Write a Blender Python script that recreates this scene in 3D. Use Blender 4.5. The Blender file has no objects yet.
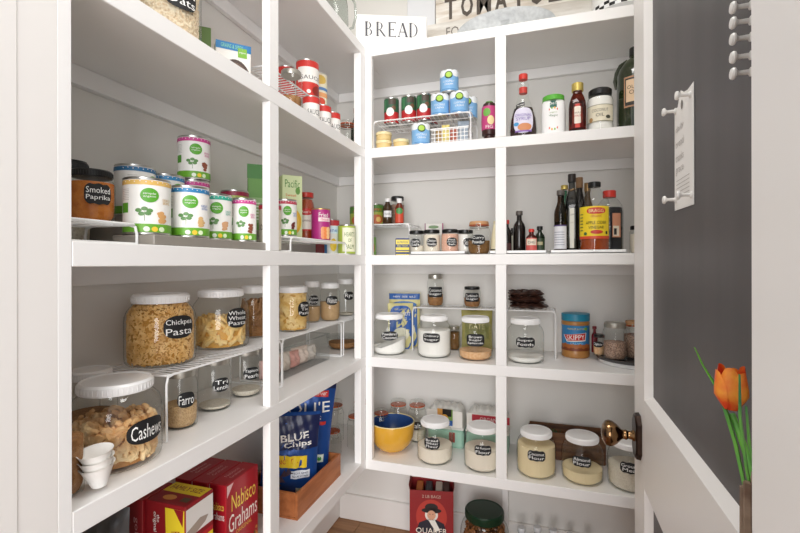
import bpy, math, random
from math import sin, cos, pi, radians, atan2, ceil, hypot
from mathutils import Matrix, Vector
C = bpy.context.scene.collection
CAMZ, FPX, YAW, HOR = 1.213, 438.7, radians(17.63), 264.1
S0, S1, S2, S3, S4 = 2.063, 1.666, 1.248, 0.850, 0.447     # tops of the shelves
XL, YB = -0.652, 1.60                                       # faces of the two units
WL, WB, WR = -0.930, 1.925, 0.47                            # wall faces

# ------------------------------------------------------------------ placing
def ray(px): return math.tan(math.atan((px-400)/FPX)-YAW)
def B(px, s): y = YB+s; return (y*ray(px), y)               # back unit: s behind its face
def L(px, s): x = XL-s; return (x, x/ray(px))               # left unit: s behind its face
def Fd(p): return -sin(YAW)*p[0]+cos(YAW)*p[1]
def Wd(p, w): return w*Fd(p)/FPX
def Zt(p, py): return CAMZ+(HOR-py)/FPX*Fd(p)
def face(p, off=0): return atan2(-p[0], p[1])+radians(off)

# ------------------------------------------------------------------ materials
def lin(h):
    h = h.lstrip('#'); v = [int(h[i:i+2], 16)/255 for i in (0, 2, 4)]
    return [(c/12.92 if c <= .04045 else ((c+.055)/1.055)**2.4) for c in v]+[1]
MT = {}
def mat(name, col='#ffffff', rough=.5, metal=0, noise=None, bump=0, spec=.5, col2=None, scale=60, kind='noise', coat=0):
    if name in MT: return MT[name]
    m = bpy.data.materials.new(name); m.use_nodes = True; nt = m.node_tree; b = nt.nodes['Principled BSDF']
    b.inputs['Base Color'].default_value = lin(col); b.inputs['Roughness'].default_value = rough
    b.inputs['Metallic'].default_value = metal; b.inputs['Specular IOR Level'].default_value = spec
    b.inputs['Coat Weight'].default_value = coat
    if col2 or bump:
        tc = nt.nodes.new('ShaderNodeTexCoord')
        if kind == 'noise':
            t = nt.nodes.new('ShaderNodeTexNoise'); t.inputs['Scale'].default_value = scale; t.inputs['Detail'].default_value = 6; out = t.outputs['Fac']
        elif kind == 'wave':
            t = nt.nodes.new('ShaderNodeTexNoise'); t.inputs['Scale'].default_value = scale; t.inputs['Detail'].default_value = 6; out = t.outputs['Fac']
        else:
            t = nt.nodes.new('ShaderNodeTexVoronoi'); t.inputs['Scale'].default_value = scale; out = t.outputs['Distance']
        if kind == 'wave':
            mp = nt.nodes.new('ShaderNodeMapping'); mp.inputs['Scale'].default_value = noise or (1, 12, 12)
            nt.links.new(tc.outputs['Object'], mp.inputs[0]); nt.links.new(mp.outputs[0], t.inputs['Vector'])
        else: nt.links.new(tc.outputs['Object'], t.inputs['Vector'])
        if col2:
            cr = nt.nodes.new('ShaderNodeValToRGB')
            cr.color_ramp.elements[0].position = .35 if kind != 'vor' else .1; cr.color_ramp.elements[1].position = .65 if kind != 'vor' else .7
            cr.color_ramp.elements[0].color = lin(col); cr.color_ramp.elements[1].color = lin(col2)
            nt.links.new(out, cr.inputs[0]); nt.links.new(cr.outputs[0], b.inputs['Base Color'])
        if bump:
            bp = nt.nodes.new('ShaderNodeBump'); bp.inputs['Strength'].default_value = bump; bp.inputs['Distance'].default_value = .003
            nt.links.new(out, bp.inputs['Height']); nt.links.new(bp.outputs[0], b.inputs['Normal'])
    MT[name] = m; return m
def glass(name, tint='#fdfefd', edge='#b4bab7', ior=1.45, rough=.02):
    if name in MT: return MT[name]
    m = bpy.data.materials.new(name); m.use_nodes = True; nt = m.node_tree; nt.nodes.remove(nt.nodes['Principled BSDF'])
    o = nt.nodes['Material Output']; mx = nt.nodes.new('ShaderNodeMixShader'); tr = nt.nodes.new('ShaderNodeBsdfTransparent')
    gl = nt.nodes.new('ShaderNodeBsdfGlossy'); fr = nt.nodes.new('ShaderNodeMath'); fr.operation = 'POWER'; f2 = nt.nodes.new('ShaderNodeMath'); f2.operation = 'MULTIPLY_ADD'; lw = nt.nodes.new('ShaderNodeLayerWeight')
    cr = nt.nodes.new('ShaderNodeValToRGB'); gl.inputs['Roughness'].default_value = rough; fr.inputs[1].default_value = 5; f2.inputs[1].default_value = .7; f2.inputs[2].default_value = .035
    lw.inputs['Blend'].default_value = .3
    cr.color_ramp.elements[0].position = .55; cr.color_ramp.elements[0].color = lin(tint); cr.color_ramp.elements[1].color = lin(edge)
    nt.links.new(lw.outputs['Facing'], cr.inputs[0]); nt.links.new(cr.outputs[0], tr.inputs['Color'])
    lf = nt.nodes.new('ShaderNodeLayerWeight'); lf.inputs['Blend'].default_value = .5; nt.links.new(lf.outputs['Facing'], fr.inputs[0]); nt.links.new(fr.outputs[0], f2.inputs[0]); nt.links.new(f2.outputs[0], mx.inputs[0]); nt.links.new(tr.outputs[0], mx.inputs[1]); nt.links.new(gl.outputs[0], mx.inputs[2])
    nt.links.new(mx.outputs[0], o.inputs['Surface']); MT[name] = m; return m
PAINT = mat('cabinet_paint', '#f1f0ef', .38, bump=.02, scale=180)
WALLM = mat('wall_paint', '#e3e1dd', .6, bump=.03, scale=250)
TRIM = mat('trim_paint', '#ebe8e5', .35)
GL = glass('clear_glass'); ACR = glass('clear_acrylic', '#f8f9f9', '#dcdfdf', 1.3, .06)
WIRE = mat('white_coated_wire', '#eeeeee', .3)
WHITE = mat('white_plastic', '#f3f3f3', .32); PAPER = mat('white_paper', '#f4f2ee', .7)
BLK = mat('black_plastic', '#141414', .35); CHALK = mat('chalk_label_black', '#17181a', .6); INK = mat('chalk_ink', '#f7f7f5', .7)
TIN = mat('tin_metal', '#c9c9c6', .28, 1); SILV = mat('zinc_lid', '#b9b6ae', .35, .9)
def P(hexc, r=.45): return mat('print_'+hexc.strip('#'), hexc, r)

# ------------------------------------------------------------------ mesh builder
class MB:
    def __init__(s): s.v = []; s.f = []; s.fm = []; s.m = []
    def mi(s, m):
        if m not in s.m: s.m.append(m)
        return s.m.index(m)
    def add(s, vs, fs, m, M=None):
        n = len(s.v); i = s.mi(m)
        s.v += [tuple(M @ Vector(v)) for v in vs] if M else [tuple(v) for v in vs]
        for f in fs: s.f.append([n+k for k in f]); s.fm.append(i)
        return s
    def box(s, x0, x1, y0, y1, z0, z1, m, M=None, bev=0):
        if bev:
            b = min(bev, (x1-x0)/2.01, (y1-y0)/2.01, (z1-z0)/2.01)
            pts = []
            for z, e in ((z0, b), (z0+b, 0), (z1-b, 0), (z1, b)):
                for (x, y) in ((x0+e+(0 if e else 0), y0+b), (x0+b, y0+e), (x1-b, y0+e), (x1-e, y0+b), (x1-e, y1-b), (x1-b, y1-e), (x0+b, y1-e), (x0+e, y1-b)):
                    pts.append((min(max(x, x0+e), x1-e), min(max(y, y0+e), y1-e), z))
            fs = [[7, 6, 5, 4, 3, 2, 1, 0], [24+i for i in range(8)]]
            for r in range(3):
                for i in range(8): j = (i+1) % 8; fs.append([r*8+i, r*8+j, r*8+8+j, r*8+8+i])
            return s.add(pts, fs, m, M)
        return s.add([(x0, y0, z0), (x1, y0, z0), (x1, y1, z0), (x0, y1, z0), (x0, y0, z1), (x1, y0, z1), (x1, y1, z1), (x0, y1, z1)],
              [[3, 2, 1, 0], [4, 5, 6, 7], [0, 1, 5, 4], [1, 2, 6, 5], [2, 3, 7, 6], [3, 0, 4, 7]], m, M)
    def lathe(s, prof, m, seg=32, M=None, sx=1, sy=1, sq=0):
        vs = []; fs = []
        for r, z in prof:
            for i in range(seg):
                a = 2*pi*i/seg; k = 1
                if sq: k = (abs(cos(a))**sq+abs(sin(a))**sq)**(-1/sq)
                vs.append((r*k*cos(a)*sx, r*k*sin(a)*sy, z))
        for j in range(len(prof)-1):
            for i in range(seg):
                k = (i+1) % seg; fs.append([j*seg+i, j*seg+k, (j+1)*seg+k, (j+1)*seg+i])
        if prof[0][0] > 1e-5: fs.append(list(range(seg-1, -1, -1)))
        if prof[-1][0] > 1e-5 : fs.append([(len(prof)-1)*seg+i for i in range(seg)])
        return s.add(vs, fs, m, M)
    def shell(s, prof, m, seg=32, M=None, sx=1, sy=1, sq=0):   # open at the top
        s.lathe(prof, m, seg, M, sx, sy, sq); s.f.pop(); s.fm.pop(); return s
    def tube(s, pts, r, m, seg=8, closed=False, M=None, rr=None):
        P_ = [Vector(p) for p in pts]; n = len(P_); vs = []; fs = []; up = None
        for i, p in enumerate(P_):
            if closed: d = P_[(i+1) % n]-P_[i-1]
            else: d = (P_[min(i+1, n-1)]-P_[max(i-1, 0)])
            d.normalize()
            if up is None: up = Vector((0, 0, 1)) if abs(d.z) < .9 else Vector((1, 0, 0))
            a = d.cross(up); a = a.normalized() if a.length > 1e-4 else d.orthogonal().normalized(); b = a.cross(d); up = b
            q = rr[i] if rr else r
            for k in range(seg): t = 2*pi*k/seg; vs.append(p+a*q*cos(t)+b*q*sin(t))
        for i in range(n if closed else n-1):
            j = (i+1) % n
            for k in range(seg): l = (k+1) % seg; fs.append([i*seg+k, i*seg+l, j*seg+l, j*seg+k])
        if not closed: fs.append(list(range(seg-1, -1, -1))); fs.append([(n-1)*seg+k for k in range(seg)])
        return s.add(vs, fs, m, M)
    def build(s, name, parent=None, loc=None, rz=0, ang=35):
        me = bpy.data.meshes.new(name); me.from_pydata(s.v, [], s.f)
        for m in s.m: me.materials.append(m)
        for p, i in zip(me.polygons, s.fm): p.material_index = i; p.use_smooth = True
        me.update(); me.set_sharp_from_angle(angle=radians(ang))
        o = bpy.data.objects.new(name, me); C.objects.link(o)
        if parent: o.parent = parent
        if loc: o.location = loc
        if rz: o.rotation_euler.z = rz
        return o
def tag(o, label, cat, group=None, kind=None):
    o['label'] = label; o['category'] = cat
    if group: o['group'] = group
    if kind: o['kind'] = kind
    return o
def root(name, label, cat, loc, rz=0, group=None):
    o = bpy.data.objects.new(name, None); C.objects.link(o); o.empty_display_size = .05
    o.location = loc; o.rotation_euler.z = rz; return tag(o, label, cat, group)
def struct(name, mb, parent=None):
    o = mb.build(name, parent)
    if not parent: o['kind'] = 'structure'
    return o

# ------------------------------------------------------------------ lettering
TC = {}
def glyphs(s, bold=0):
    key = (s, bold)
    if key in TC: return TC[key]
    cu = bpy.data.curves.new('t', 'FONT'); cu.body = s; cu.offset = bold; cu.resolution_u = 2; cu.align_x = 'CENTER'
    o = bpy.data.objects.new('t', cu); C.objects.link(o); bpy.context.view_layer.update()
    me = o.evaluated_get(bpy.context.evaluated_depsgraph_get()).to_mesh()
    vs = [(v.co.x, v.co.y) for v in me.vertices]; fs = [list(p.vertices) for p in me.polygons]
    o.evaluated_get(bpy.context.evaluated_depsgraph_get()).to_mesh_clear()
    bpy.data.objects.remove(o); bpy.data.curves.remove(cu)
    xs = [v[0] for v in vs]; ys = [v[1] for v in vs]; x0, x1, y0, y1 = min(xs), max(xs), min(ys), max(ys)
    vs = [((x-x0)/(x1-x0)-.5, (y-y0)/(y1-y0)-.5) for x, y in vs]
    TC[key] = (vs, fs); return TC[key]
class Dec:                                       # flat print wrapped on a surface: f(u, v, lift)
    def __init__(s, mb, f): s.mb = mb; s.f = f
    def rect(s, u0, u1, v0, v1, m, k=1):
        n = max(1, int(ceil((u1-u0)/.006))); q = max(1, int(ceil((v1-v0)/.012))); vs = []; fs = []
        for j in range(q+1):
            for i in range(n+1): vs.append(s.f(u0+(u1-u0)*i/n, v0+(v1-v0)*j/q, k*.0004))
        for j in range(q):
            for i in range(n): a = j*(n+1)+i; fs.append([a, a+1, a+n+2, a+n+1])
        s.mb.add(vs, fs, m); return s
    def ell(s, cu, cv, ru, rv, m, k=2, p=2.0, n=16, wav=0):
        vs = []; fs = []
        for i in range(n+1):
            t = -1+2*i/n; t = sin(t*pi/2); h = max(0, 1-abs(t)**p)**(1/p)
            if wav: h *= 1+wav*cos(t*pi*3)
            vs += [s.f(cu+ru*t, cv-rv*h, k*.0004), s.f(cu+ru*t, cv, k*.0004), s.f(cu+ru*t, cv+rv*h, k*.0004)]
        for i in range(n): a = 3*i; fs += [[a, a+3, a+4, a+1], [a+1, a+4, a+5, a+2]]
        s.mb.add(vs, fs, m); return s
    def poly(s, pts, m, k=2):
        us = sorted(p[0] for p in pts); n = max(1, int(ceil((us[-1]-us[0])/.004))); gr = sorted(set([round(us[0]+(us[-1]-us[0])*i/n, 6) for i in range(n+1)]+[round(u, 6) for u in us])); col = []
        for u in gr:
            vv = []
            for (a, b), (c, d) in zip(pts, pts[1:]+pts[:1]):
                lo, hi = min(a, c)-1e-6, max(a, c)+1e-6
                if lo <= u <= hi: vv += [b, d] if abs(c-a) < 2e-6 else [b+(d-b)*min(1, max(0, (u-a)/(c-a)))]
            if vv: col.append((u, min(vv), max(vv)))
        vs = []; fs = []
        for u, a, b in col: vs += [s.f(u, a, k*.0004), s.f(u, b, k*.0004)]
        for i in range(len(col)-1): q = 2*i; fs.append([q, q+2, q+3, q+1])
        s.mb.add(vs, fs, m); return s
    def txt(s, t, cu, cv, w, h, m, k=3, rot=0, bold=0):
        vs, fs = glyphs(t, bold); c, d = cos(radians(rot)), sin(radians(rot)); o = []
        for x, y in vs:
            x, y = x*w, y*h; o.append(s.f(cu+x*c-y*d, cv+x*d+y*c, k*.0004))
        s.mb.add(o, fs, m); return s
def cyl(R):
    g = R if callable(R) else (lambda z: R)
    def f(u, v, l): r = g(v); a = u/max(r, .01); return ((r+l)*sin(a), -(r+l)*cos(a), v)
    return f
def prof_r(prof):
    def g(z):
        for (r0, z0), (r1, z1) in zip(prof, prof[1:]):
            if z0 <= z <= z1 and z1 > z0: return r0+(r1-r0)*(z-z0)/(z1-z0)
        return prof[-1][0]
    return g
def flat(y=0): return lambda u, v, l: (u, y-l, v)

# ------------------------------------------------------------------ loose goods in jars
def goods(kind, R, z1, n, m, seed, size, core=None, H=None):
    rnd = random.Random(seed); mb = MB(); g = prof_r(JW(R, H)) if H else (lambda z: R)
    zz = [z1*k/8 for k in range(1, 8)]
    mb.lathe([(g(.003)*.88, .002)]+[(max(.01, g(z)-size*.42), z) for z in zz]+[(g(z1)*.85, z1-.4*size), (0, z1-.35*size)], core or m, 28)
    for i in range(n):
        a = rnd.uniform(0, 2*pi)
        if rnd.random() < .78: z = rnd.uniform(size*.35, z1-.1*size); r = g(z)-size*.34
        else: r = g(z1)*.88*math.sqrt(rnd.random()); z = z1-size*.15+rnd.uniform(-.2, .3)*size
        z = max(z, size*.5)
        M = Matrix.Translation((r*cos(a), r*sin(a), z)) @ Matrix.Rotation(a, 4, 'Z') @ Matrix.Rotation(rnd.uniform(0, 2*pi), 4, 'X') @ Matrix.Rotation(rnd.uniform(-.5, .5), 4, 'Y')
        if kind in ('elbow', 'cashew'):
            arc = 2.6 if kind == 'elbow' else 2.9; rad = size*.33; pts = []; rr = []
            for k in range(6):
                t = -arc/2+arc*k/5; pts.append((rnd.uniform(-.02, .02)*size, rad*sin(t), rad*cos(t)-rad*.5))
                rr.append(size*.13 if kind == 'elbow' else size*(.11+.1*sin(pi*(k+.6)/6.2)))
            mb.tube(pts, 0, m, 6, M=M, rr=rr)
        elif kind == 'tube': mb.tube([(0, -size*.45, 0), (0, 0, size*.05), (0, size*.45, 0)], size*.17, m, 7, M=M)
        elif kind == 'bow':
            s = size; mb.add([(0, -s*.5, -s*.3), (0, -s*.5, s*.3), (s*.12, 0, -s*.06), (s*.12, 0, s*.06), (0, s*.5, -s*.3), (0, s*.5, s*.3), (s*.09, -s*.3, 0), (s*.09, s*.3, 0)],
                             [[0, 2, 6], [2, 3, 6], [3, 1, 6], [1, 0, 6], [2, 4, 7], [4, 5, 7], [5, 3, 7], [3, 2, 7]], m, M)
        else:
            s = size*.5; mb.lathe([(0, -s*.25), (s*.7, -s*.12), (s*.8, s*.1), (0, s*.25)], m, 6, M=M @ Matrix.Rotation(pi/2, 4, 'Y'), sy=.65)
    return mb
GRAIN = {
 'cashew': mat('cashew', '#d39b5e', .5, col2='#f0d3a4', scale=22),
 'cashew_pale': mat('cashew_pale', '#efdcb0', .5),
 'chickpea_pasta': mat('chickpea_pasta', '#d8a356', .55, col2='#f2cc8c', scale=60),
 'pasta': mat('pasta', '#e6b965', .5, col2='#f6d898', scale=30),
 'noodle': mat('whole_grain_noodle', '#8a6038', .6, col2='#a87a4a', scale=40),
 'farro': mat('farro_grain', '#b08a5c', .7, col2='#d2b084', scale=300, kind='vor', bump=.6),
 'oats': mat('oat_flakes', '#d2b692', .8, col2='#efe0c6', scale=150, kind='vor', bump=.5),
 'flour': mat('flour', '#e9dfcf', .9, bump=.2, scale=90), 'flour_cream': mat('almond_flour', '#e8d6ae', .9, bump=.2, scale=90),
 'sugar': mat('white_sugar', '#f2f0ec', .8, bump=.15, scale=200), 'brown': mat('brown_sugar', '#8d6137', .9, bump=.5, scale=120, col2='#a87a4c'),
 'tan': mat('tan_sugar', '#d9a676', .9, bump=.3, scale=120, col2='#e6bf95'), 'orange': mat('paprika', '#b8641c', .85, col2='#cc7c2e', scale=80),
 'pink': mat('pink_salt', '#d9967a', .6, col2='#edc2ad', scale=260, kind='vor', bump=.5),
 'seeds': mat('mixed_seeds', '#4a2c22', .7, col2='#b89884', scale=220, kind='vor', bump=.6),
 'pale': mat('pale_grain', '#c9c0b0', .8, col2='#e0d8c9', scale=220, kind='vor', bump=.4),
 'spice': mat('brown_spice', '#6b4a24', .9, col2='#8a6232', scale=140), 'pretzel': mat('pretzel', '#7a4a24', .45, col2='#9a6434', scale=40),
}
def content(xy, z, R, h, mname, name, label, cat='dry food', slope=0, sq=0, H=None):
    mb = MB(); seg = 28; vs = []; fs = []
    prof = [(R*.80, .004), (R*.97, .014), (R, .03), (R, h)] if h > .035 else [(R*.80, .004), (R*.96, min(.012, h*.6)), (R, h)]
    if H and h > .08:
        g = prof_r(JW(R, H)); prof = [(R*.80, .004), (R*.97, .014), (R, .03)]+[(g(h*k/10), h*k/10) for k in range(4, 11)]
    mb.shell(prof, GRAIN[mname], seg, sq=sq); n = len(mb.v)
    if slope:
        for i in range(seg): x, y, zz = mb.v[n-seg+i]; mb.v[n-seg+i] = (x, y, zz+slope*x/R)
    mb.v.append((0, 0, h*1.03)); c = n
    for i in range(seg): mb.f.append([n-seg+i, n-seg+(i+1) % seg, c]); mb.fm.append(0)
    o = mb.build(name, loc=(xy[0], xy[1], z)); o.rotation_euler.z = face(xy); return tag(o, label, cat, kind='stuff')

# ------------------------------------------------------------------ containers
JW = lambda R, H: [(R*.80, 0), (R*.91, H*.012), (R*.98, H*.05), (R, H*.12), (R, H*.62), (R*.985, H*.69), (R*.93, H*.76), (R*.85, H*.81), (R*.79, H*.84), (R*.78, H*.87), (R*.78, H*.93)]
JS = lambda R, H: [(R*.88, 0), (R*.97, H*.02), (R, H*.06), (R, H*.72), (R*.95, H*.79), (R*.82, H*.86), (R*.80, H*.96)]
def badge(mb, g, lines, lz, lw, lh, rot=0, shape=2.6, wav=0):
    d = Dec(mb, cyl(lambda z: g(z)+.0006)); d.ell(0, lz, lw/2, lh/2, CHALK, 1, shape, 20, wav)
    n = len(lines)
    for i, t in enumerate(lines):
        hh = lh*.74/n; w = min(lw*.86, len(t)*hh*.85) if n > 1 else lw*.82
        d.txt(t, 0, lz+(n/2-.5-i)*hh*1.04, w, hh*.80, INK, 3, rot)
def jar(xy, z, D, H, label, lines, lidm='white', dx=0, lz=.45, lw=None, lh=None, name='storage_jar', cat='jar', group=None, kind='wide', shape=2.6, wav=0, gl=None, ribs=False):
    R = D/2; prof = (JW if kind == 'wide' else JS)(R, H); gl = gl or GL
    t = root(name, label, cat, (xy[0], xy[1], z), face(xy, dx), group)
    MB().shell(prof, gl, 40).build('glass_body', t)
    lw = lw or D*.52; lh = lh or lw*.62
    if lines:
        mb = MB(); badge(mb, prof_r(prof), lines, H*lz, lw, lh, 0, shape, wav); mb.build('chalk_label', t)
    if lidm:
        lr = R*.80 if kind == 'wide' else R*.90
        lm = {'white': WHITE, 'black': BLK, 'silver': SILV, 'wood': mat('cork_wood', '#c8986c', .6), 'green': mat('dark_green_lid', '#07301d', .3), 'red': mat('red_lid', '#c3342c', .35), 'rust': mat('rust_gasket', '#c0592c', .5)}[lidm]
        z0 = H*(.875 if kind == 'wide' else .86); e = min(.003, H*.02)
        mb = MB().lathe([(lr*.985, z0), (lr, z0+e), (lr, H-e*1.3), (lr-e*1.2, H), (lr*.9, H), (lr*.88, H-e*.5), (0, H-e*.5)], lm, 40)
        for i in range(48 if ribs else 0):
            a = 2*pi*i/48; mb.box(-.0006, .0006, -.0006, .0006, z0+e, H-2*e, lm, Matrix.Translation((lr*cos(a), lr*sin(a), 0)))
        mb.build('lid', t)
    return t
def clampjar(xy, z, D, H, label, lines=None, dx=0, lidtop='glass', group=None):
    R = D/2; t = root('clamp_jar', label, 'jar', (xy[0], xy[1], z), face(xy, dx), group)
    prof = [(R*.9, 0), (R, H*.04), (R, H*.66), (R*.93, H*.74), (R*.8, H*.80), (R*.8, H*.84)]
    MB().shell(prof, GL, 28).build('glass_body', t)
    ld = MB().lathe([(R*.84, H*.875), (R*.86, H*.90), (R*.8, H*.97), (0, H)], GL if lidtop == 'glass' else mat('cork_wood', '#c8986c', .6), 28).build('lid', t)
    MB().lathe([(R*.8, H*.84), (R*.88, H*.845), (R*.88, H*.865), (R*.8, H*.87)], mat('rust_gasket', '#c0592c', .5), 28).build('gasket', ld)
    mb = MB(); mb.tube([(R*.83*cos(a*pi/12), R*.83*sin(a*pi/12), H*.79) for a in range(24)], .0013, SILV, 6, True)
    mb.tube([(R*.2, -R*.86, H*.78), (R*.25, -R*1.02, H*.70), (-R*.25, -R*1.02, H*.70), (-R*.2, -R*.86, H*.78), (-R*.16, -R*.9, H*.9), (R*.16, -R*.9, H*.9), (R*.2, -R*.86, H*.78)], .0013, SILV, 6)
    mb.build('wire_clamp', t)
    if lines:
        mb = MB(); badge(mb, prof_r(prof), lines, H*.42, D*.6, D*.45); mb.build('chalk_label', t)
    return t
def can(xy, z, D, H, label, deco, dx=0, group=None, top=None, name='food_can'):
    R = D/2; t = root(name, label, 'can', (xy[0], xy[1], z), face(xy, dx), group)
    MB().lathe([(R*.93, 0), (R, .0015), (R, .004), (R*.975, .0055), (R*.975, H-.0055), (R, H-.004), (R, H-.001), (R*.96, H), (R*.93, H-.003), (0, H-.003)], top or TIN, 36).build('can_body', t)
    mb = MB(); d = Dec(mb, cyl(R*.982)); hc = pi*R*.98
    deco(d, R, H, hc); mb.build('paper_label', t); return t
def bottle(xy, z, W, H, label, prof, gm, capm, caph=.1, capr=None, deco=None, dx=0, dep=1, liquid=None, name='glass_bottle', cat='bottle', group=None, lname='label', extra=None, sq=0):
    R = W/2; t = root(name, label, cat, (xy[0], xy[1], z), face(xy, dx), group)
    pr = [(r*R, q*H) for r, q in prof]; MB().shell(pr, gm, 32, sy=dep, sq=sq).build('bottle_body', t)
    if liquid:
        lm, top = liquid; g = prof_r(pr); zz = [q for _, q in pr if .004 < q < top*H]
        lp = [(pr[0][0]*.93, .003)]+[(g(q)*.94, q) for q in zz]+[(g(top*H)*.94, top*H)]
        MB().lathe(lp, lm, 32, sy=dep, sq=sq).build('liquid', t)
    cr = capr*R if capr else pr[-1][0]*1.15; z1 = H; z0 = H*(1-caph)
    MB().lathe([(cr*.98, z0), (cr, z0+.001), (cr, z1-.0015), (cr*.93, z1), (0, z1)], capm, 24).build('cap', t)
    if deco:
        mb = MB(); g = prof_r(pr)
        def f(u, v, l):
            r = g(v); a = u/max(r, .008); return ((r+l+.0006)*sin(a), -(r+l+.0006)*dep*cos(a)-l*.5, v)
        deco(Dec(mb, f), R, H); mb.build(lname, t)
    if extra: extra(t, R, H)
    return t
def carton(xy, z, w, d, h, rz, label, base, front=None, side=None, top=None, name='food_box', cat='box', group=None, M=None):
    mb = MB(); mb.box(-w/2, w/2, -d/2, d/2, 0, h, base, bev=.0012)
    if front: front(Dec(mb, lambda u, v, l: (u, -d/2-l, v)))
    if side: side(Dec(mb, lambda u, v, l: (w/2+l, u, v)))
    if top: top(Dec(mb, lambda u, v, l: (u, v, h+l)))
    o = mb.build(name, loc=(xy[0], xy[1], z), rz=rz); return tag(o, label, cat, group)
def rack(x0, x1, y0, y1, z, h, label, along='y', group='white wire shelf racks', pitch=.016, lean=0):
    t = root('wire_shelf_rack', label, 'rack', ((x0+x1)/2, (y0+y1)/2, z), 0, group); X, Y = (x1-x0)/2, (y1-y0)/2
    r = .0026; H = h-r; c = .012; mb = MB()
    pts = []
    for sx, sy in ((1, 1), (-1, 1), (-1, -1), (1, -1)):
        q = [(sx*X, sy*(Y-c)), (sx*(X-c*.3), sy*(Y-c*.3)), (sx*(X-c), sy*Y)]
        if sx*sy < 0: q.reverse()
        pts += [(a, b, H) for a, b in q]
    mb.tube(pts, r, WIRE, 6, True)
    n = int((2*Y if along == 'y' else 2*X)/pitch)
    for i in range(1, n):
        k = -1+2*i/n
        if along == 'y': mb.tube([(-X, k*Y, H), (X, k*Y, H)], .0015, WIRE, 5)
        else: mb.tube([(k*X, -Y, H), (k*X, Y, H)], .0015, WIRE, 5)
    for k in (-.33, .33):
        if along == 'y': mb.tube([(k*X, -Y, H-.003), (k*X, Y, H-.003)], .002, WIRE, 5)
        else: mb.tube([(-X, k*Y, H-.003), (X, k*Y, H-.003)], .002, WIRE, 5)
    mb.build('wire_deck', t)
    for sx in (1, -1):
        for sy in (1, -1):
            ax, ay = (0, .018) if along == 'y' else (.018, 0)
            MB().tube([(sx*(X-ax), sy*(Y-ay), H), (sx*(X-.2*ax), sy*(Y-.2*ay), H-.004), (sx*X, sy*Y, H-.018), (sx*X, sy*Y, .0026), ], r, WIRE, 7).build('leg', t)
    for s in (1, -1):
        if along == 'y': MB().tube([(-X, s*Y, .0026), (X, s*Y, .0026)], r, WIRE, 6).build('foot_rail', t)
        else: MB().tube([(s*X, -Y, .0026), (s*X, Y, .0026)], r, WIRE, 6).build('foot_rail', t)
    return t

# ================================================================== THE ROOM
FLOORM = mat('oak_floor', '#8a6240', .5, col2='#a87c54', scale=3, kind='wave', noise=(1, 14, 14), bump=.1)
mb = MB()
for i in range(14):
    for j in range(3):
        y0 = -1.2+j*1.25+(i % 3)*.3; mb.box(-1.05+i*.125, -.927+i*.125, y0-.4, y0+.848, -.02, 0, FLOORM)
mb.box(-1.2, .8, -1.7, 2.1, -.04, -.021, FLOORM)
struct('floor', mb)
struct('ceiling', MB().box(-1.2, .8, -1.6, 2.1, 2.75, 2.8, WALLM))
struct('wall_back', MB().box(-1.1, .7, WB, 2.05, 0, 2.75, WALLM))
struct('wall_left', MB().box(-1.1, WL, .40, WB, 0, 2.75, WALLM))
struct('wall_right', MB().box(WR, .6, .40, WB, 0, 2.75, WALLM))
struct('wall_front_left', MB().box(-.93, -.69, .22, .445, 0, 2.75, WALLM))
struct('wall_front_right', MB().box(.19, .7, .20, .395, 0, 2.75, WALLM))
struct('wall_front_header', MB().box(-.69, .19, .22, .395, 2.3, 2.75, WALLM))
mb = MB().box(-.69, -.652, .3955, .4460, 0, 2.3, TRIM)
struct('trim_1', mb)
struct('trim_2', MB().box(-.69, -.6510, .19, .3954, 0, 2.3, TRIM, bev=.0006))
struct('trim_3', MB().box(.150, .1875, .19, .392, 0, 2.3, TRIM, bev=.003))
for nm, a in (('baseboard_back', (WL+.016, WR-.002, WB-.015, WB, 0, .12)), ('baseboard_left', (WL, WL+.015, .41, WB-.001, 0, .12))):
    struct(nm, MB().box(*a, TRIM, bev=.004))

# ---- built-in shelving: one unit on each wall
un = tag(root('built_in_shelving', '', '', (XL, .44, 0)), 'white painted built-in shelving along the left wall, nearer the doorway', 'shelving', 'built-in pantry shelving')
ub = tag(root('built_in_shelving', '', '', (XL, YB, 0)), 'white painted built-in shelving across the back wall', 'shelving', 'built-in pantry shelving')
T = .038
for z in (S0, S1, S2, S3, S4):
    o = MB().box(WL+.001, XL, .4668, WB-.001, z-T, z, PAINT, bev=.0012).build('shelf', un); o.location = (-XL, -.44, 0)
    o = MB().box(XL+.0005, WR-.002, YB, WB-.001, z-T, z, PAINT, bev=.0012).build('shelf', ub); o.location = (-XL, -YB, 0)
    zc = z-T
    o = MB().box(WL+.001, WL+.018, .4465, WB-.002, zc-.041, zc-.0005, PAINT, bev=.001).build('cleat', un); o.location = (-XL, -.44, 0)
    o = MB().box(WL+.019, WR-.002, WB-.019, WB-.001, zc-.041, zc-.0005, PAINT, bev=.001).build('cleat', ub); o.location = (-XL, -YB, 0)
for y0, y1, zb in ((.4462, .4665, 0), (.961, 1.002, 0)):
    zs = [(0, S0)] if y0 < .5 else [(zb, S4-T)]+[(a, b-T) for a, b in ((S4, S3), (S3, S2), (S2, S1), (S1, S0))]
    for a, b in zs:
        o = MB().box(XL-.022, XL, y0, y1, a+.0003, b-.0003, PAINT, bev=.001).build('stile', un); o.location = (-XL, -.44, 0)
for a, b in ((S4, S3), (S3, S2), (S2, S1), (S1, S0)):
    o = MB().box(XL-.028, XL-.0002, 1.557, YB, a+.0003, b-T-.0003, PAINT, bev=.001).build('stile', un); o.location = (-XL, -.44, 0)
    for x0, x1 in ((XL+.0002, XL+.028), (-.150, -.112), (.40, .44)):
        o = MB().box(x0, x1, YB, YB+.022, a+.0003, b-T-.0003, PAINT, bev=.001).build('stile', ub); o.location = (-XL, -YB, 0)
x = B(505, .30)[0]
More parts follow.
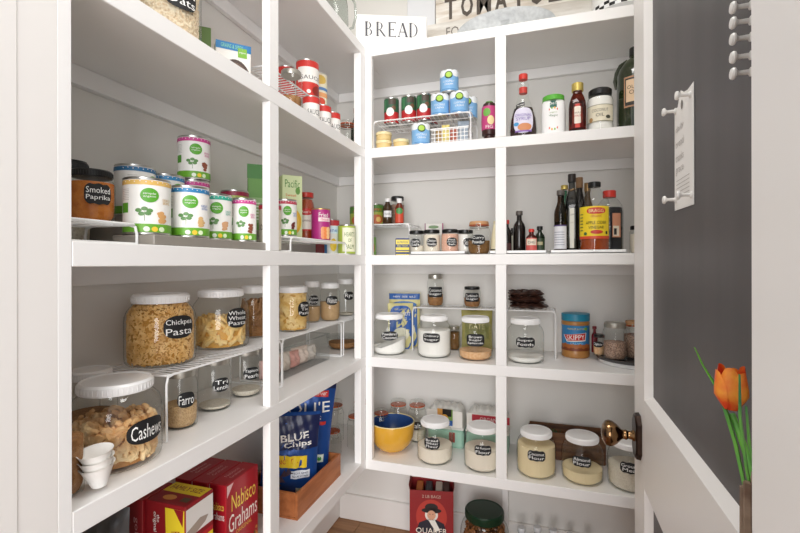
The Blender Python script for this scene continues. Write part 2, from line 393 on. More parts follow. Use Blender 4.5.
o = MB().box(x-.012, x+.012, WB-.04, WB-.016, .0, S4-T-.042, PAINT, bev=.001).build('support_post', ub); o.location = (-XL, -YB, 0)

# ---- panelled door with chalkboard, opened against the right
BOARD = mat('chalkboard_paint', '#3b3738', .42, col2='#494445', scale=2.2, kind='wave', noise=(6, 6, .6), bump=.04)
door = root('door_1', 'white panelled pantry door with chalkboard panels, standing open on the right', 'door', (.1882, .41, 0), radians(-1.0))
door['kind'] = 'structure'
DL, DT, HT = .672, .035, 2.03
st = .105; q = .008
sh = .055
fr = MB().box(0, DT, 0, sh, .01, HT, TRIM, bev=.002).box(0, DT, DL-st, DL, .01, HT, TRIM, bev=.002)
for a, b in ((.01, .22), (.765, .942), (HT-.11, HT)): fr.box(0, DT, sh, DL-st, a, b, TRIM)
fr.build('door_frame', door)
for a, b in ((.22, .765), (.942, HT-.11)):
    MB().box(.014, .02, sh, DL-st, a, b, BOARD).build('chalkboard_panel', door)
    m2 = MB(); w = .010
    def strip(p, p2, n1, n2):       # sloped moulding from the face down to the panel
        m2.add([p, p2, n2, n1], [[3, 2, 1, 0]], TRIM)
    y0, y1 = sh, DL-st; e = .0
    O_ = [(e, y0, a), (e, y1, a), (e, y1, b), (e, y0, b)]; I_ = [(.0139, y0+w, a+w), (.0139, y1-w, a+w), (.0139, y1-w, b-w), (.0139, y0+w, b-w)]
    for i in range(4): j = (i+1) % 4; strip(O_[i], O_[j], I_[i], I_[j])
    m2.build('panel_moulding', door)
BRZ = mat('dark_bronze', '#2a1f1a', .35, .8, col2='#3f2e24', scale=18); BR2 = mat('worn_bronze', '#4a3626', .16, 1, col2='#b08a60', scale=14)
kz, ky = .853, DL-.058
kb = MB()
hx = [(-.022, .0), (-.022, .0)]
pts = [(-.020, -.044), (.020, -.044), (.030, -.026), (.030, .026), (.020, .044), (-.020, .044), (-.030, .026), (-.030, -.026)]
pts = [(-.012, -.046), (.012, -.046), (.026, -.030), (.026, .030), (.012, .046), (-.012, .046), (-.026, .030), (-.026, -.030)]
kb.add([(0.0, ky+a, kz+b) for a, b in pts]+[(-.008, ky+a*.97, kz+b*.97) for a, b in pts]+[(-.011, ky+a*.85, kz+b*.88) for a, b in pts],
       [[8*r+i, 8*r+(i+1) % 8, 8*r+8+(i+1) % 8, 8*r+8+i] for r in range(2) for i in range(8)]+[[16+i for i in range(8)]], BRZ)
rs = kb.build('knob_plate', door)
Mk = Matrix.Translation((-.010, ky, kz)) @ Matrix.Rotation(-pi/2, 4, 'Y')
MB().lathe([(.012, 0), (.011, .003), (.0085, .006), (.008, .012), (.0105, .016), (.009, .020), (.010, .024), (.014, .028), (.0205, .034), (.0255, .042), (.027, .049), (.0245, .056), (.017, .061), (.008, .0635), (0, .064)], BR2, 32, M=Mk).build('door_knob', rs)

# ---- things held on the chalkboard (board face about 14 mm inside the door face)
def onboard(y, off=0):      # world point on the board face at depth y from the hinge
    v = door.matrix_basis @ Vector((.014-off, y, 0)); return v
bpy.context.view_layer.update()
MAGM = mat('white_magnet_plastic', '#e9e7e3', .3)
def magnet(yw, z, label, first=[None], grp='white push-pin magnets', off=0.0006, k=1):
    p = onboard(yw, off)
    if first[0] is None:
        o = MB().lathe([(.0055, 0), (.0055, .0015), (.003, .003), (.0026, .013), (.0035, .015), (.0068, .017), (.0072, .019), (.006, .021), (0, .0218)], MAGM, 20, M=Matrix.Rotation(-pi/2, 4, 'Y')).build('push_pin_magnet')
        first[0] = o
    else: o = first[0].copy(); C.objects.link(o)
    o.location = (p.x, p.y, z); o.rotation_euler = (0, 0, radians(-1.0)); o.scale = (k, k, k); return tag(o, label, 'magnet', grp)
bpy.context.view_layer.update()
names = ['topmost', 'second from the top', 'third from the top', 'fourth from the top', 'fifth from the top', 'lowest']
for i, py in enumerate((-3, 12, 27, 43, 61, 77)):
    magnet(.117, CAMZ+(HOR-py)/FPX*.452, 'white push-pin magnet, %s of six in the column at the right' % names[i], k=.85)
a0, a1 = onboard(.355, .0003), onboard(.445, .0003); mb = MB()
PO = [(.345, 1.303), (.442, 1.305), (.442, 1.478), (.425, 1.476), (.405, 1.492), (.392, 1.497), (.378, 1.490), (.365, 1.476), (.345, 1.469)]
PO = [(.345, 1.303), (.442, 1.305), (.442, 1.468), (.425, 1.466), (.408, 1.486), (.392, 1.478), (.372, 1.474), (.345, 1.475)]
PO = [(a-.0445, b-.007) for a, b in PO]; n = len(PO); cx, cz = .395, 1.39
vs = [tuple(onboard(a, .0006+.006*((a-cx)/.05)**2*0))[:2]+(b,) for a, b in PO]; vs2 = [tuple(onboard(a, .0014))[:2]+(b,) for a, b in PO]
mb.add(vs+vs2, [list(range(n)), list(range(2*n-1, n-1, -1))]+[[i, (i+1) % n, n+(i+1) % n, n+i] for i in range(n)], mat('note_paper', '#f1efec', .6))
def fb(u, v, l): w = onboard(u-.0445, .0016+l); return (w.x, w.y, v-.007)
d = Dec(mb, fb); HW = P('#b9b4b0')
d.ell(.400, 1.462, .005, .007, P('#77716d'), 1)
for i, t in enumerate(('daily', 'bread', 'thanks', 'grace')): d.txt(t[::-1] if 0 else t, .412, 1.43-i*.022, -.042, .012, HW, 1)
for i in range(5): d.rect(.362, .43, 1.325+i*.006, 1.3262+i*.006, HW, 1)
tag(mb.build('paper_note'), 'small white paper note with faint handwriting held by four magnets', 'note')
for a, b, l in ((.434, 1.463, 'white push-pin magnet on the upper far corner of the paper note'), (.358, 1.462, 'white push-pin magnet on the upper near corner of the paper note'),
                (.432, 1.322, 'white push-pin magnet on the lower far corner of the paper note'), (.354, 1.318, 'white push-pin magnet on the lower near corner of the paper note')):
    magnet(a-.0445, b-.007, l, off=.0016, k=.9)

# tulip in a tall twig holder
tx, ty = .1715, .487
PET = mat('tulip_petal', '#e2401a', .5, col2='#f0a030', scale=45); STM = mat('tulip_stem', '#257a44', .5, col2='#7fc23a', scale=14)
tr = root('tulip_flower', 'orange and red tulip with green stem and long leaf in front of the chalkboard', 'flower', (tx+.002, ty-.052, 1.0))
bz = .076
MB().tube([(.006, -.003, -.09), (.004, .0, 0.0), (.0, .03, .05), (-.002, .050, bz-.004)], .0028, STM, 8).build('stem', tr)
for i in range(6):
    mb = MB(); vs = []; fs = []; a0 = i*pi/3+(.0 if i % 2 else .1); N = 8
    for j in range(N+1):
        t = j/N; r = .0138*min(1, .30+1.9*t)**.8*(1-.22*max(0, t-.5)); wz = bz+(.041-.004*(i % 2))*t
        ww = .0155*sin(pi*(t*.72+.20))**.7
        for k in (-1, -.5, 0, .5, 1):
            a = a0+k*ww/.0150; rr = r*(1.0 if i % 2 else .90)-.001*k*k
            vs.append((rr*cos(a)-.002, rr*sin(a)+.052, wz-.002*k*k*t))
    for j in range(N):
        for k in range(4): q = j*5+k; fs.append([q, q+1, q+6, q+5])
    mb.add(vs, fs, PET).build('petal', tr)
def leaf(pts, w):
    mb = MB(); vs = []; fs = []; n = len(pts)
    for i, p in enumerate(pts):
        ww = w*sin(pi*(i+.6)/(n+.2)); vs += [(p[0]-.3*ww, p[1]-ww, p[2]), (p[0]+.001, p[1], p[2]-.001), (p[0]-.3*ww, p[1]+ww, p[2])]
    for i in range(n-1):
        for k in (0, 1): q = 3*i+k; fs.append([q, q+1, q+4, q+3])
    mb.add(vs, fs, STM).build('leaf', tr)
leaf([(.004, -.003, -.085), (.0, .012, -.01), (-.004, .034, .05), (-.006, .050, .075), (-.004, .074, .088), (-.001, .104, .093), (.001, .136, .100), (.002, .168, .114)], .0055)
leaf([(.003, -.003, -.06), (-.004, -.004, .0), (-.010, -.002, .045), (-.013, .002, .085), (-.013, .004, .120)], .0030)
leaf([(.003, -.006, -.06), (.002, .0, .02), (-.004, .008, .06), (-.006, .010, .092)], .0030)
TW = mat('twig_bark', '#6b5444', .8, col2='#a08c78', scale=30, bump=.4)
th = root('twig_bundle_vase', 'tall narrow vase of brown twigs at the foot of the tulip', 'vase', (.172, .4335, 0))
mb = MB(); rnd = random.Random(4)
for i in range(9):
    a = 2*pi*i/9; mb.tube([(.010*cos(a), .010*sin(a), 0), (.0105*cos(a+.2), .0105*sin(a+.2), .45), (.009*cos(a), .009*sin(a), 1.025+rnd.uniform(0, .02))], .0038, TW, 6)
mb.build('twigs', th)
MB().lathe([(.0155, .0), (.0155, .012), (.0145, .014), (.0145, .4), (.0155, .402), (.0155, .41), (.0148, .412)], TW, 16).build('band', th)

# ================================================================== TOP OF THE SHELVES (S0)
# BREAD sign: serif letters from strokes
BL = {'B': [('v', 0), ('b', .5, 1, .52), ('b', 0, .52, .6)], 'R': [('v', 0), ('b', .46, 1, .55), ('l', .3, .47, .72, 0, .13)], 'E': [('v', 0), ('h', 0, .62, 0), ('h', 0, .6, 1), ('h', 0, .45, .5)],
      'A': [('l', .02, 0, .36, 1, .05), ('l', .36, 1, .72, 0, .13), ('h', .15, .55, .34)], 'D': [('v', 0), ('b', 0, 1, .72)]}
def serif(d, ch, u, v, w, h, m):
    def L_(x0, y0, x1, y1, t):
        t *= 1.35; dx, dy = x1-x0, y1-y0; n = math.hypot(dx, dy); nx, ny = t*w/2, 0
        if abs(dy) < abs(dx)*.2: nx, ny = 0, t*h/2
        P0 = (u+x0*w, v+y0*h); P1 = (u+x1*w, v+y1*h)
        q = [(P0[0]-nx, P0[1]-ny), (P0[0]+nx, P0[1]+ny), (P1[0]+nx, P1[1]+ny), (P1[0]-nx, P1[1]-ny)]
        d.poly(q, m, 1)
    for s in BL[ch]:
        if s[0] == 'v': L_(.1, 0, .1, 1, .13); L_(0, .0, .24, .0, .045); L_(0, 1, .24, 1, .045)
        elif s[0] == 'h': L_(.1, s[3], s[2], s[3], .045); L_(s[2], s[3]-.07, s[2], s[3]+.07, .05)
        elif s[0] == 'l': L_(*s[1:])
        else:
            y0, y1, x1 = s[1:]; cy, ry, cx_, rx = (y0+y1)/2, (y1-y0)/2, .22, x1-.22
            L_(.1, y0, cx_, y0, .045); L_(.1, y1, cx_, y1, .045); pr = None
            for k in range(11):
                t = -pi/2+pi*k/10; c = (cx_+rx*cos(t), cy+ry*sin(t)); ci = (cx_+(rx-.13)*cos(t), cy+(ry-.022)*sin(t))
                if pr: q = [(u+a*w, v+b*h) for a, b in (pr[0], c, ci, pr[1])]; d.poly(q, m, 1)
                pr = (c, ci)
    if ch == 'A': L_(-.08, 0, .14, 0, .045); L_(.58, 0, .86, 0, .045)
    if ch == 'R': L_(.64, 0, .86, 0, .045)
p0 = (-.707, 1.638); p1 = (-.439, 1.745); cx_, cy_ = (p0[0]+p1[0])/2, (p0[1]+p1[1])/2; wS = math.hypot(p1[0]-p0[0], p1[1]-p0[1])
mb = MB().box(-wS/2, wS/2, -.009, .009, 0, .158, mat('sign_white', '#f2f1ef', .5), bev=.002)
d = Dec(mb, flat(-.009)); sc = wS/71
for ch, px in zip('BREAD', (9.5, 20.5, 32.5, 42.5, 53.5)): serif(d, ch, -wS/2+px*sc, .072, 11.5*sc, .056, P('#4a4a52'))
tag(mb.build('bread_sign', loc=(cx_, cy_, S0), rz=atan2(p1[1]-p0[1], p1[0]-p0[0])), 'white board sign reading BREAD on top of the shelves', 'sign')
WW = mat('whitewashed_wood', '#cdbfae', .8, col2='#f2efe9', scale=4, kind='wave', noise=(1.5, 6, 9), bump=.3); BRN = P('#5c544d', .8)
xa, xb = B(437, .30)[0], B(640, .30)[0]; wS = xb-xa
mb = MB().box(-wS/2, wS/2, -.009, .009, 0, .085, WW).box(-wS/2, wS/2, -.010, .009, .087, .170, WW)
d = Dec(mb, flat(-.0105)); k = wS/8.9
for i, ch in enumerate('TOMATOES'): d.txt(ch, -wS/2+.066+i*.0715, .056, .052 if ch != 'M' else .06, .095, BRN, 1, bold=.03)
tag(mb.build('wooden_sign', loc=((xa+xb)/2, 1.893, S0+.204)), 'weathered whitewashed wooden sign with brown stencilled TOMATOES', 'sign')
xa, xb = B(427, .27)[0], B(646, .27)[0]; wS = xb-xa
mb = MB().box(-wS/2, wS/2, -.011, .011, 0, .203, mat('whitewashed_wood_grey', '#c9c2b8', .8, col2='#ebe8e2', scale=4, kind='wave', noise=(1.5, 6, 9), bump=.3))
d = Dec(mb, flat(-.011)); d.txt('FOOD', -wS/2+.150, .158, .13, .042, P('#77706a', .8), 1); d.txt('PRODUCTS', -wS/2+.37, .172, .23, .042, P('#77706a', .8), 1)
tag(mb.build('wooden_sign', loc=((xa+xb)/2, 1.893, S0)), 'pale grey whitewashed wooden sign under the TOMATOES sign, mostly behind a platter', 'sign')
xa, xb = B(408, .31)[0], B(436, .31)[0]
tag(MB().box(xa, xb-.001, 1.905, 1.922, S0+.0005, S0+.36, P('#e4e6ea'), bev=.002).build('white_panel'), 'plain pale panel leaning on the wall left of the wooden signs', 'panel')
# oval platter on edge
p = B(505, .20); mb = MB(); aa, bb = .195, .094; M = Matrix.Translation((p[0], p[1], S0+.002)) @ Matrix.Rotation(radians(-12), 4, 'X') @ Matrix.Translation((0, 0, bb)) @ Matrix.Rotation(pi/2, 4, 'X')
mb.lathe([(0, -.006), (.55, -.006), (.7, .004), (.97, .010), (1, .012), (1, .015), (.96, .014), (.7, .008), (.55, -.002), (0, -.002)], mat('pale_grey_platter', '#aeb2b5', .3, col2='#c2c6c8', scale=60), 48, M=M @ Matrix.Diagonal((aa, bb, 1, 1)))
tag(mb.build('oval_platter'), 'pale grey oval platter standing on edge before the wooden signs', 'platter')
p = B(613, .16)
mb = MB().lathe([(.080, 0), (.086, .004), (.086, .24), (.089, .245), (.089, .262), (.082, .262), (.082, .01), (0, .01)], mat('white_ceramic', '#f0f0ee', .25), 40)
tag(mb.build('ceramic_crock', loc=(B(617, .2)[0], 1.79, S0)), 'tall white ceramic crock at the right end of the shelf top', 'crock')
t = root('checkered_plate', 'round plate with black and white checkered rim at the right end of the shelf top', 'plate', (B(622, .125)[0], 1.725, S0))
MB().lathe([(.055, 0), (.060, .003), (.045, .012), (.09, .022), (.104, .024), (.106, .046), (.101, .046), (.099, .03), (0, .026)], WHITE, 56).build('plate_body', t)
mb = MB(); d = Dec(mb, cyl(lambda z: .1045+.002*(z-.024)/.022))
for r in range(2):
    for c in range(36):
        if (c+r) % 2: w = 2*pi*.105/36; d.rect(c*w-pi*.105, (c+1)*w-pi*.105, .025+r*.010, .025+(r+1)*.010, BLK, 1)
mb.build('checkered_rim', t)
p = L(336, .075)
t = root('glass_pitcher', 'clear glass pitcher with a loop handle on top of the left shelves', 'pitcher', (p[0], p[1], S0), face(p, 20))
MB().shell([(.035, 0), (.042, .006), (.048, .05), (.046, .12), (.036, .17), (.042, .2)], glass('thick_glass', '#e4e8e6', '#6e7370'), 32).build('glass_body', t)
MB().tube([(.036, 0, .17), (.06, 0, .175), (.078, 0, .15), (.082, 0, .10), (.07, 0, .055), (.047, 0, .04)], .005, glass('thick_glass'), 8).build('handle', t)
MB().tube([(.042*cos(a*pi/14), .042*sin(a*pi/14), .2) for a in range(28)], .0022, SILV, 6, True).build('rim', t)

# ================================================================== BACK UNIT, SHELF S1
RZ = .114
rack(B(374, .03)[0], B(471, .03)[0], 1.628, 1.80, S1, RZ, 'white wire rack with cans above and a basket below, upper back shelf', 'x')
def coco(d, R, H, hc):
    d.rect(-hc, hc, .006, H-.006, P('#b92a2c'), 1); d.rect(-hc, hc, H*.45, H-.006, P('#2f5a40'), 2); d.rect(-hc*.6, -hc*.2, H*.5, H*.9, P('#3f7a50'), 3)
    d.rect(-R*.3, R*.7, H*.72, H-.007, P('#4a3f36'), 3); d.ell(-R*.1, H*.44, R*.52, H*.16, PAPER, 4); d.txt('COCONUT', -R*.05, H*.13, R*1.3, H*.08, PAPER, 3); d.ell(R*.4, H*.6, R*.3, H*.08, P('#6b4a34'), 3)
nm = ['leftmost of the row', 'second of the row', 'third of the row']
for i, px in enumerate((391.8, 409.2, 424.6)):
    can(B(px, .105), S1+RZ, .061, .108, 'green and red can of coconut milk on the wire rack, %s' % nm[i], coco, dx=(-6, 4, -2)[i], group='coconut milk cans on the rack')
can(B(431, .165), S1+RZ, .058, .108, 'dark coconut milk can standing behind the third one', coco, dx=30, group='coconut milk cans on the rack')
def blue(d, R, H, hc):
    d.rect(-hc, hc, .005, H-.005, P('#7fb2df'), 1)
    for i in range(9): u = -hc+2*hc*i/8.; d.ell(u, H*.84, hc*.16, H*.15, P('#eef3f7'), 2)
    d.ell(0, H*.74, R*.42, H*.17, P('#2d4a2c'), 3); d.ell(0, H*.75, R*.32, H*.12, P('#a9cf4d'), 4)
    d.txt('COCONUT', 0, H*.46, R*1.2, H*.09, PAPER, 3); d.txt('CREAM', 0, H*.33, R*.9, H*.08, PAPER, 3); d.rect(-R*.8, R*.8, H*.1, H*.13, P('#4f8cc8'), 3)
for px, s, dz, lb in ((440.3, .070, RZ, 'light blue can with snowy top band, lower left of the stacked three on the rack'), (459.6, .070, RZ, 'light blue can with snowy top band, lower right of the stacked three on the rack'),
                      (449.6, .072, RZ+.086, 'light blue can with snowy top band, balanced on top of two others'), (468.5, .135, RZ, 'light blue can half hidden behind the right one of the rack'),
                      (421, .045, 0, 'light blue can under the wire rack beside the basket')):
    can(B(px, s), S1+dz, .072, .085, lb, blue, dx=(px*7 % 11)-5, group='light blue cans')
CRM = mat('cream_wax', '#d9bf84', .5)
for px, s, h, lb in ((384, .05, .036, 'cream coloured round tub with pale lid under the rack, lower of a pair'), (401.5, .055, .036, 'cream coloured low round tub standing alone beside the blue can')):
    t = root('round_tub', lb, 'tub', (*B(px, s), S1), 0, 'cream round tubs'); R = .030
    MB().lathe([(R*.9, 0), (R, .004), (R, h-.012)], CRM, 28).build('tub_body', t); MB().lathe([(R*1.06, h-.0119), (R*1.08, h-.002), (R, h), (0, h)], mat('cream_lid', '#e8d9a8', .4), 28).build('lid', t)
t = root('round_tub', 'cream coloured round tub stacked on another under the rack', 'tub', (*B(384, .05), S1+.036), 0, 'cream round tubs'); R = .030
MB().lathe([(R*.9, 0), (R, .003), (R, .022)], CRM, 28).build('tub_body', t); MB().lathe([(R*1.06, .0221), (R*1.08, .03), (R, .033), (0, .033)], mat('cream_lid'), 28).build('lid', t)
# basket
x0, x1 = B(431, .04)[0], B(468.5, .04)[0]; t = root('mesh_basket', 'white plastic mesh basket of small packets under the rack', 'basket', ((x0+x1)/2, 1.70, S1)); w = (x1-x0)/2; mb = MB()
hB = .062; dB = .055
for s in (-1, 1):
    for i in range(11): mb.box(-w+2*w*i/10-.0012, -w+2*w*i/10+.0012, s*dB-.001, s*dB+.001, 0, hB, WHITE)
    for j in range(5): mb.box(-w, w, s*dB-.0012, s*dB+.0012, j*hB/4.3, j*hB/4.3+.0022, WHITE)
    for i in range(8): mb.box(s*w-.001, s*w+.001, -dB+2*dB*i/7-.001, -dB+2*dB*i/7+.001, 0, hB, WHITE)
    for j in range(5): mb.box(s*w-.0012, s*w+.0012, -dB, dB, j*hB/4.3, j*hB/4.3+.0022, WHITE)
mb.box(-w, w, -dB, dB, 0, .002, WHITE); mb.build('mesh_body', t)
mb = MB()
for s in (-1, 1): mb.box(-w-.002, w+.002, s*dB-.002, s*dB+.002, hB, hB+.004, WHITE); mb.box(s*w-.002, s*w+.002, -dB, dB, hB, hB+.004, WHITE)
mb.build('rim', t)
def pouch(xy, z, w, h, t_, rz, label, base, deco=None, name='snack_bag', cat='bag', group=None, tilt=0, seed=1, crump=.002, seal=True, lean=0):
    rnd = random.Random(seed); mb = MB(); N, Mn = 16, 20; ph = [rnd.uniform(0, 6) for _ in range(8)]
    def dep(u, v):
        a = u/(w/2); b = v/h; k = max(0, 1-abs(a)**2.6)**.6*max(0, sin(pi*min(1, max(0, b*.93+.0))))**.45 if b < 1 else 0
        base_ = t_/2*k*(1.15-.5*b)
        return base_+crump*k*(sin(u*190+ph[0]+v*60)+sin(v*150+ph[1]-u*70)+.7*sin(v*330+u*280+ph[2]))
    def f(u, v, l, s=1): return (u*(1-.05*sin(pi*v/h)), -s*(dep(u, v)+l)+lean*v, v)
    for s in (1, -1):
        vs = [f(-w/2+w*i/N, h*j/Mn, 0, s) for j in range(Mn+1) for i in range(N+1)]; fs = []
        for j in range(Mn):
            for i in range(N): q = j*(N+1)+i; fs.append([q, q+1, q+N+2, q+N+1] if s > 0 else [q+N+1, q+N+2, q+1, q])
        mb.add(vs, fs, base)
    if deco: deco(Dec(mb, lambda u, v, l: f(u, v, l*2.2+.0012)), w, h)
    o = mb.build(name, loc=(xy[0], xy[1], z), ang=60); o.rotation_euler = (0, radians(tilt), rz); return tag(o, label, cat, group)
bx = (x0+x1)/2
for dx_, dy, w_, h_, c, l in ((-.045, .01, .045, .075, '#c9a46a', 'tan packet at the left in the mesh basket'), (-.022, -.02, .03, .085, '#f0e08a', 'pale yellow packet in the mesh basket'),
                              (.006, .012, .04, .082, '#c8705c', 'rusty red packet in the middle of the mesh basket'), (.044, .0, .045, .10, '#aebccb', 'pale blue clear packet at the right in the mesh basket')):
    pouch((bx+dx_, 1.70+dy), S1+.003, w_, h_, .016, .1, l, P(c), name='food_packet', cat='packet', seed=int(h_*1000), group='packets in the mesh basket')
def pk(d, R, H):
    d.rect(-R*1.5, R*1.5, H*.28, H*.86, P('#c2447e'), 1); d.ell(-R*.35, H*.70, R*.5, H*.10, P('#6fb04a'), 2); d.ell(R*.2, H*.5, R*.45, H*.11, P('#ead7a0'), 2); d.txt('FIG', 0, H*.34, R*.9, H*.07, PAPER, 3)
bottle(B(489.5, .06), S1, .056, .150, 'squeeze bottle of dark jam with pink label standing on its white cap', [(.7, 0), (.72, .14), (.95, .17), (1, .5), (.95, .85), (.8, .94), (.3, .98)], mat('dark_jam', '#3a1c1a', .3), mat('green_tip', '#5a8a3a', .5), .03, .5, pk, name='squeeze_bottle')
MB_ = None
# bay 2
def syr(d, R, H):
    d.ell(0, H*.26, R*.74, H*.20, P('#dcd8ea'), 1, 2.8); d.txt('ORIGINAL', 0, H*.34, R*1.2, H*.045, P('#7a62b0'), 3); d.txt('SYRUP', 0, H*.28, R*1.0, H*.05, P('#7a62b0'), 3)
    d.ell(R*.1, H*.15, R*.5, H*.06, P('#d08a5c'), 2); d.ell(-R*.5, H*.20, R*.2, H*.03, P('#4a9ad0'), 3); d.poly([(-R*.55, H*.46), (R*.1, H*.49), (R*.1, H*.56), (-R*.55, H*.52)], BLK, 2); d.txt('Signature', -R*.2, H*.508, R*.5, H*.03, PAPER, 3, 6)
    d.rect(-R*.6, R*.6, H*.075, H*.10, P('#8a6ab8'), 2)
bottle(B(523.5, .05), S1, .098, .232, 'pancake syrup bottle with red cap and narrow clear neck', [(.8, 0), (.96, .02), (1, .12), (.92, .30), (.70, .46), (.42, .60), (.36, .66), (.38, .78), (.42, .84), (.30, .88), (.24, .92)], GL, mat('red_cap', '#d43a30', .35), .085, .32, syr, dep=.6, liquid=(mat('dark_syrup', '#2c130c', .25), .47), name='syrup_bottle',
       extra=lambda t, R, H: MB().lathe([(R*.27, H*.70), (R*.30, H*.71), (R*.30, H*.79), (R*.2, H*.80)], mat('red_collar', '#d0453c', .4), 20).build('neck_band', t))
def tub(d, R, H):
    d.rect(-R*.32, R*.32, H*.68, H*.86, P('#2b6a60'), 1); d.txt('365', 0, H*.78, R*.5, H*.06, PAPER, 2); d.txt('organic', 0, H*.55, R*.6, H*.04, P('#7a9a4a'), 2); d.txt('Mayo', 0, H*.47, R*.85, H*.07, P('#3a6a3a'), 2)
    for i in range(18): a = 2*pi*i/18; d.ell(R*.66*cos(a), H*.40+H*.27*sin(a), R*.07, H*.028, P(('#e05a3a', '#f0b030', '#7ab04a')[i % 3]), 2, n=6)
bottle(B(553.6, .055), S1, .082, .140, 'white rounded condiment jar with bright green lid', [(.86, 0), (.97, .03), (1, .25), (1, .6), (.94, .82), (.86, .87)], WHITE, mat('bright_green_lid', '#5cb53c', .35), .13, .9, tub, dep=.72, name='condiment_jar', cat='jar', sq=3)
def hon(d, R, H):
    d.rect(-R*.96, R*.96, H*.08, H*.55, P('#cf3f33'), 1); d.ell(0, H*.33, R*.62, H*.17, P('#f1e8da'), 2, 3.5); d.txt('MAPLE', 0, H*.37, R*.75, H*.035, P('#7a5a3a'), 3); d.txt('SYRUP', 0, H*.31, R*.8, H*.04, P('#c0392f'), 3)
bottle(B(577.8, .045), S1, .057, .174, 'amber syrup bottle with gold cap and red label', [(.9, 0), (1, .02), (1, .50), (.94, .60), (.72, .72), (.52, .79), (.5, .84), (.56, .86)], glass('amber_glass', '#b0603c', '#55241a'), mat('gold_cap', '#d5be6a', .35, .6), .16, .68, hon, liquid=(mat('amber_liquid', '#591f12', .2), .62), name='syrup_bottle', sq=5)
t = jar(B(600.3, .055), S1, .083, .146, 'glass jar of white coconut oil with black lid and beige label', None, 'black', kind='straight', name='coconut_oil_jar')
mb = MB(); d = Dec(mb, cyl(.0424)); d.rect(-.05, .05, .028, .085, P('#e6dfc8'), 1); d.rect(-.05, .05, .083, .085, P('#8a8468'), 2); d.rect(-.05, .05, .028, .03, P('#8a8468'), 2)
d.txt('COCONUT', 0, .066, .052, .010, P('#6a6450'), 3); d.txt('OIL', 0, .050, .026, .011, P('#6a6450'), 3); d.ell(.026, .042, .008, .006, P('#4a4a3a'), 3); d.ell(-.03, .036, .007, .008, P('#b08a5a'), 3); mb.build('paper_label', t)
o = MB().lathe([(.036, 0), (.0405, .006), (.0405, .10), (.036, .115), (0, .116)], GRAIN['sugar'], 32).build('coconut_oil', loc=(*B(600.3, .055), S1+.001)); tag(o, 'solid white coconut oil filling the jar with the beige label', 'food', kind='stuff')
def oli(d, R, H):
    d.rect(-R*.55, R*.55, H*.24, H*.60, P('#b88a6a'), 1); d.rect(-R*.48, R*.48, H*.26, H*.58, P('#2c2a26'), 2); d.rect(-R*.42, R*.42, H*.30, H*.56, P('#e5c7a4'), 3); d.txt('OLIVE', 0, H*.47, R*.7, H*.04, P('#5a4030'), 4); d.txt('OIL', 0, H*.41, R*.5, H*.05, P('#5a4030'), 4)
bottle(B(636, .075), S1, .118, .285, 'large dark green olive oil bottle with black cap cut by the door edge', [(.95, 0), (1, .02), (1, .66), (.9, .74), (.6, .83), (.3, .88), (.26, .93)], mat('dark_green_glass', '#26301a', .12, coat=.5), BLK, .10, .33, oli, dx=-4, name='olive_oil_bottle',
       extra=lambda t, R, H: MB().tube([(-R*.42, 0, H*.86), (-R*.8, 0, H*.82), (-R*1.0, 0, H*.74), (-R*1.08, 0, H*.64), (-R*.98, 0, H*.55)], .007, mat('dark_green_glass'), 8).build('handle', t))

# ================================================================== BACK UNIT, SHELF S2
rack(-.895, -.505, 1.715, 1.885, S2, .132, 'white wire rack in the corner holding cans and spice bottles', 'x')
def grn(d, R, H, hc):
    d.rect(-hc, hc, .005, H-.005, P('#a8b44a'), 1); d.rect(-hc, hc, H*.62, H-.005, P('#5a8a3c'), 2); d.txt("AMY'S", 0, H*.72, R*1.2, H*.13, P('#e8503a'), 3); d.ell(0, H*.28, R*.8, H*.22, P('#c8683c'), 3); d.ell(R*.2, H*.27, R*.3, H*.12, P('#e8c070'), 4)
can((-.768, 1.80), S2+.132, .072, .088, 'green soup can on the corner rack, left of the corner post', grn, group='green soup cans on the corner rack')
can((-.681, 1.79), S2+.132, .072, .092, 'green soup can on the corner rack, right of the corner post', grn, group='green soup cans on the corner rack', dx=10)
VB = [(.9, 0), (1, .03), (1, .58), (.85, .70), (.45, .82), (.42, .9)]
bottle((-.616, 1.765), S2+.132, .042, .112, 'small dark spice bottle with white cap and white label on the corner rack', VB, mat('vanilla_glass', '#3d2a18', .15), WHITE, .13, .55, lambda d, R, H: (d.rect(-R*.8, R*.8, H*.28, H*.52, P('#dcdcdc'), 1), d.txt('Vanilla', 0, H*.4, R*1.2, H*.08, BLK, 2)), name='spice_bottle')
bottle((-.560, 1.755), S2+.132, .038, .108, 'small bottle with white cap and red and green label at the rack end', VB, mat('amber_brown', '#6a2a14', .2), WHITE, .18, .6, lambda d, R, H: (d.rect(-R, R, H*.05, H*.58, P('#c84a30'), 1), d.ell(0, H*.5, R*.8, H*.12, P('#4a8a4a'), 2)), name='spice_bottle')
t = jar((-.592, 1.828), S2+.132, .062, .128, 'dark spice jar behind the two small bottles on the corner rack', None, 'black', kind='straight', name='spice_jar'); content((-.592, 1.828), S2+.133, .029, .09, 'seeds', 'brown_spice', 'brown spice in the jar at the back of the corner rack')
def prn(d, R, H, hc): d.rect(-hc, hc, .005, H-.005, P('#7fae5a'), 1); d.ell(R*.3, H*.4, R*.5, H*.3, P('#c87848'), 2)
can(B(369.5, .16), S2, .06, .085, 'small green can under the corner rack', prn)
def yst(d): d.rect(-.026, .026, .001, .030, P('#e8d24a'), 1); d.rect(-.026, .026, .042, .060, P('#e9d55a'), 1); d.txt('NUTRITION', 0, .050, .042, .008, P('#3a3a6a'), 2); d.txt('Big Yeast', 0, .036, .040, .010, P('#d8d050'), 2); d.rect(-.026, .026, .016, .020, P('#34406a'), 2); d.rect(-.026, .026, .004, .012, P('#34406a'), 2)
carton(B(402.3, .045), S2, .053, .03, .066, face(B(402, .045), 4), 'small yellow and navy box beside the black-lidded jars', P('#2f3f78'), yst)
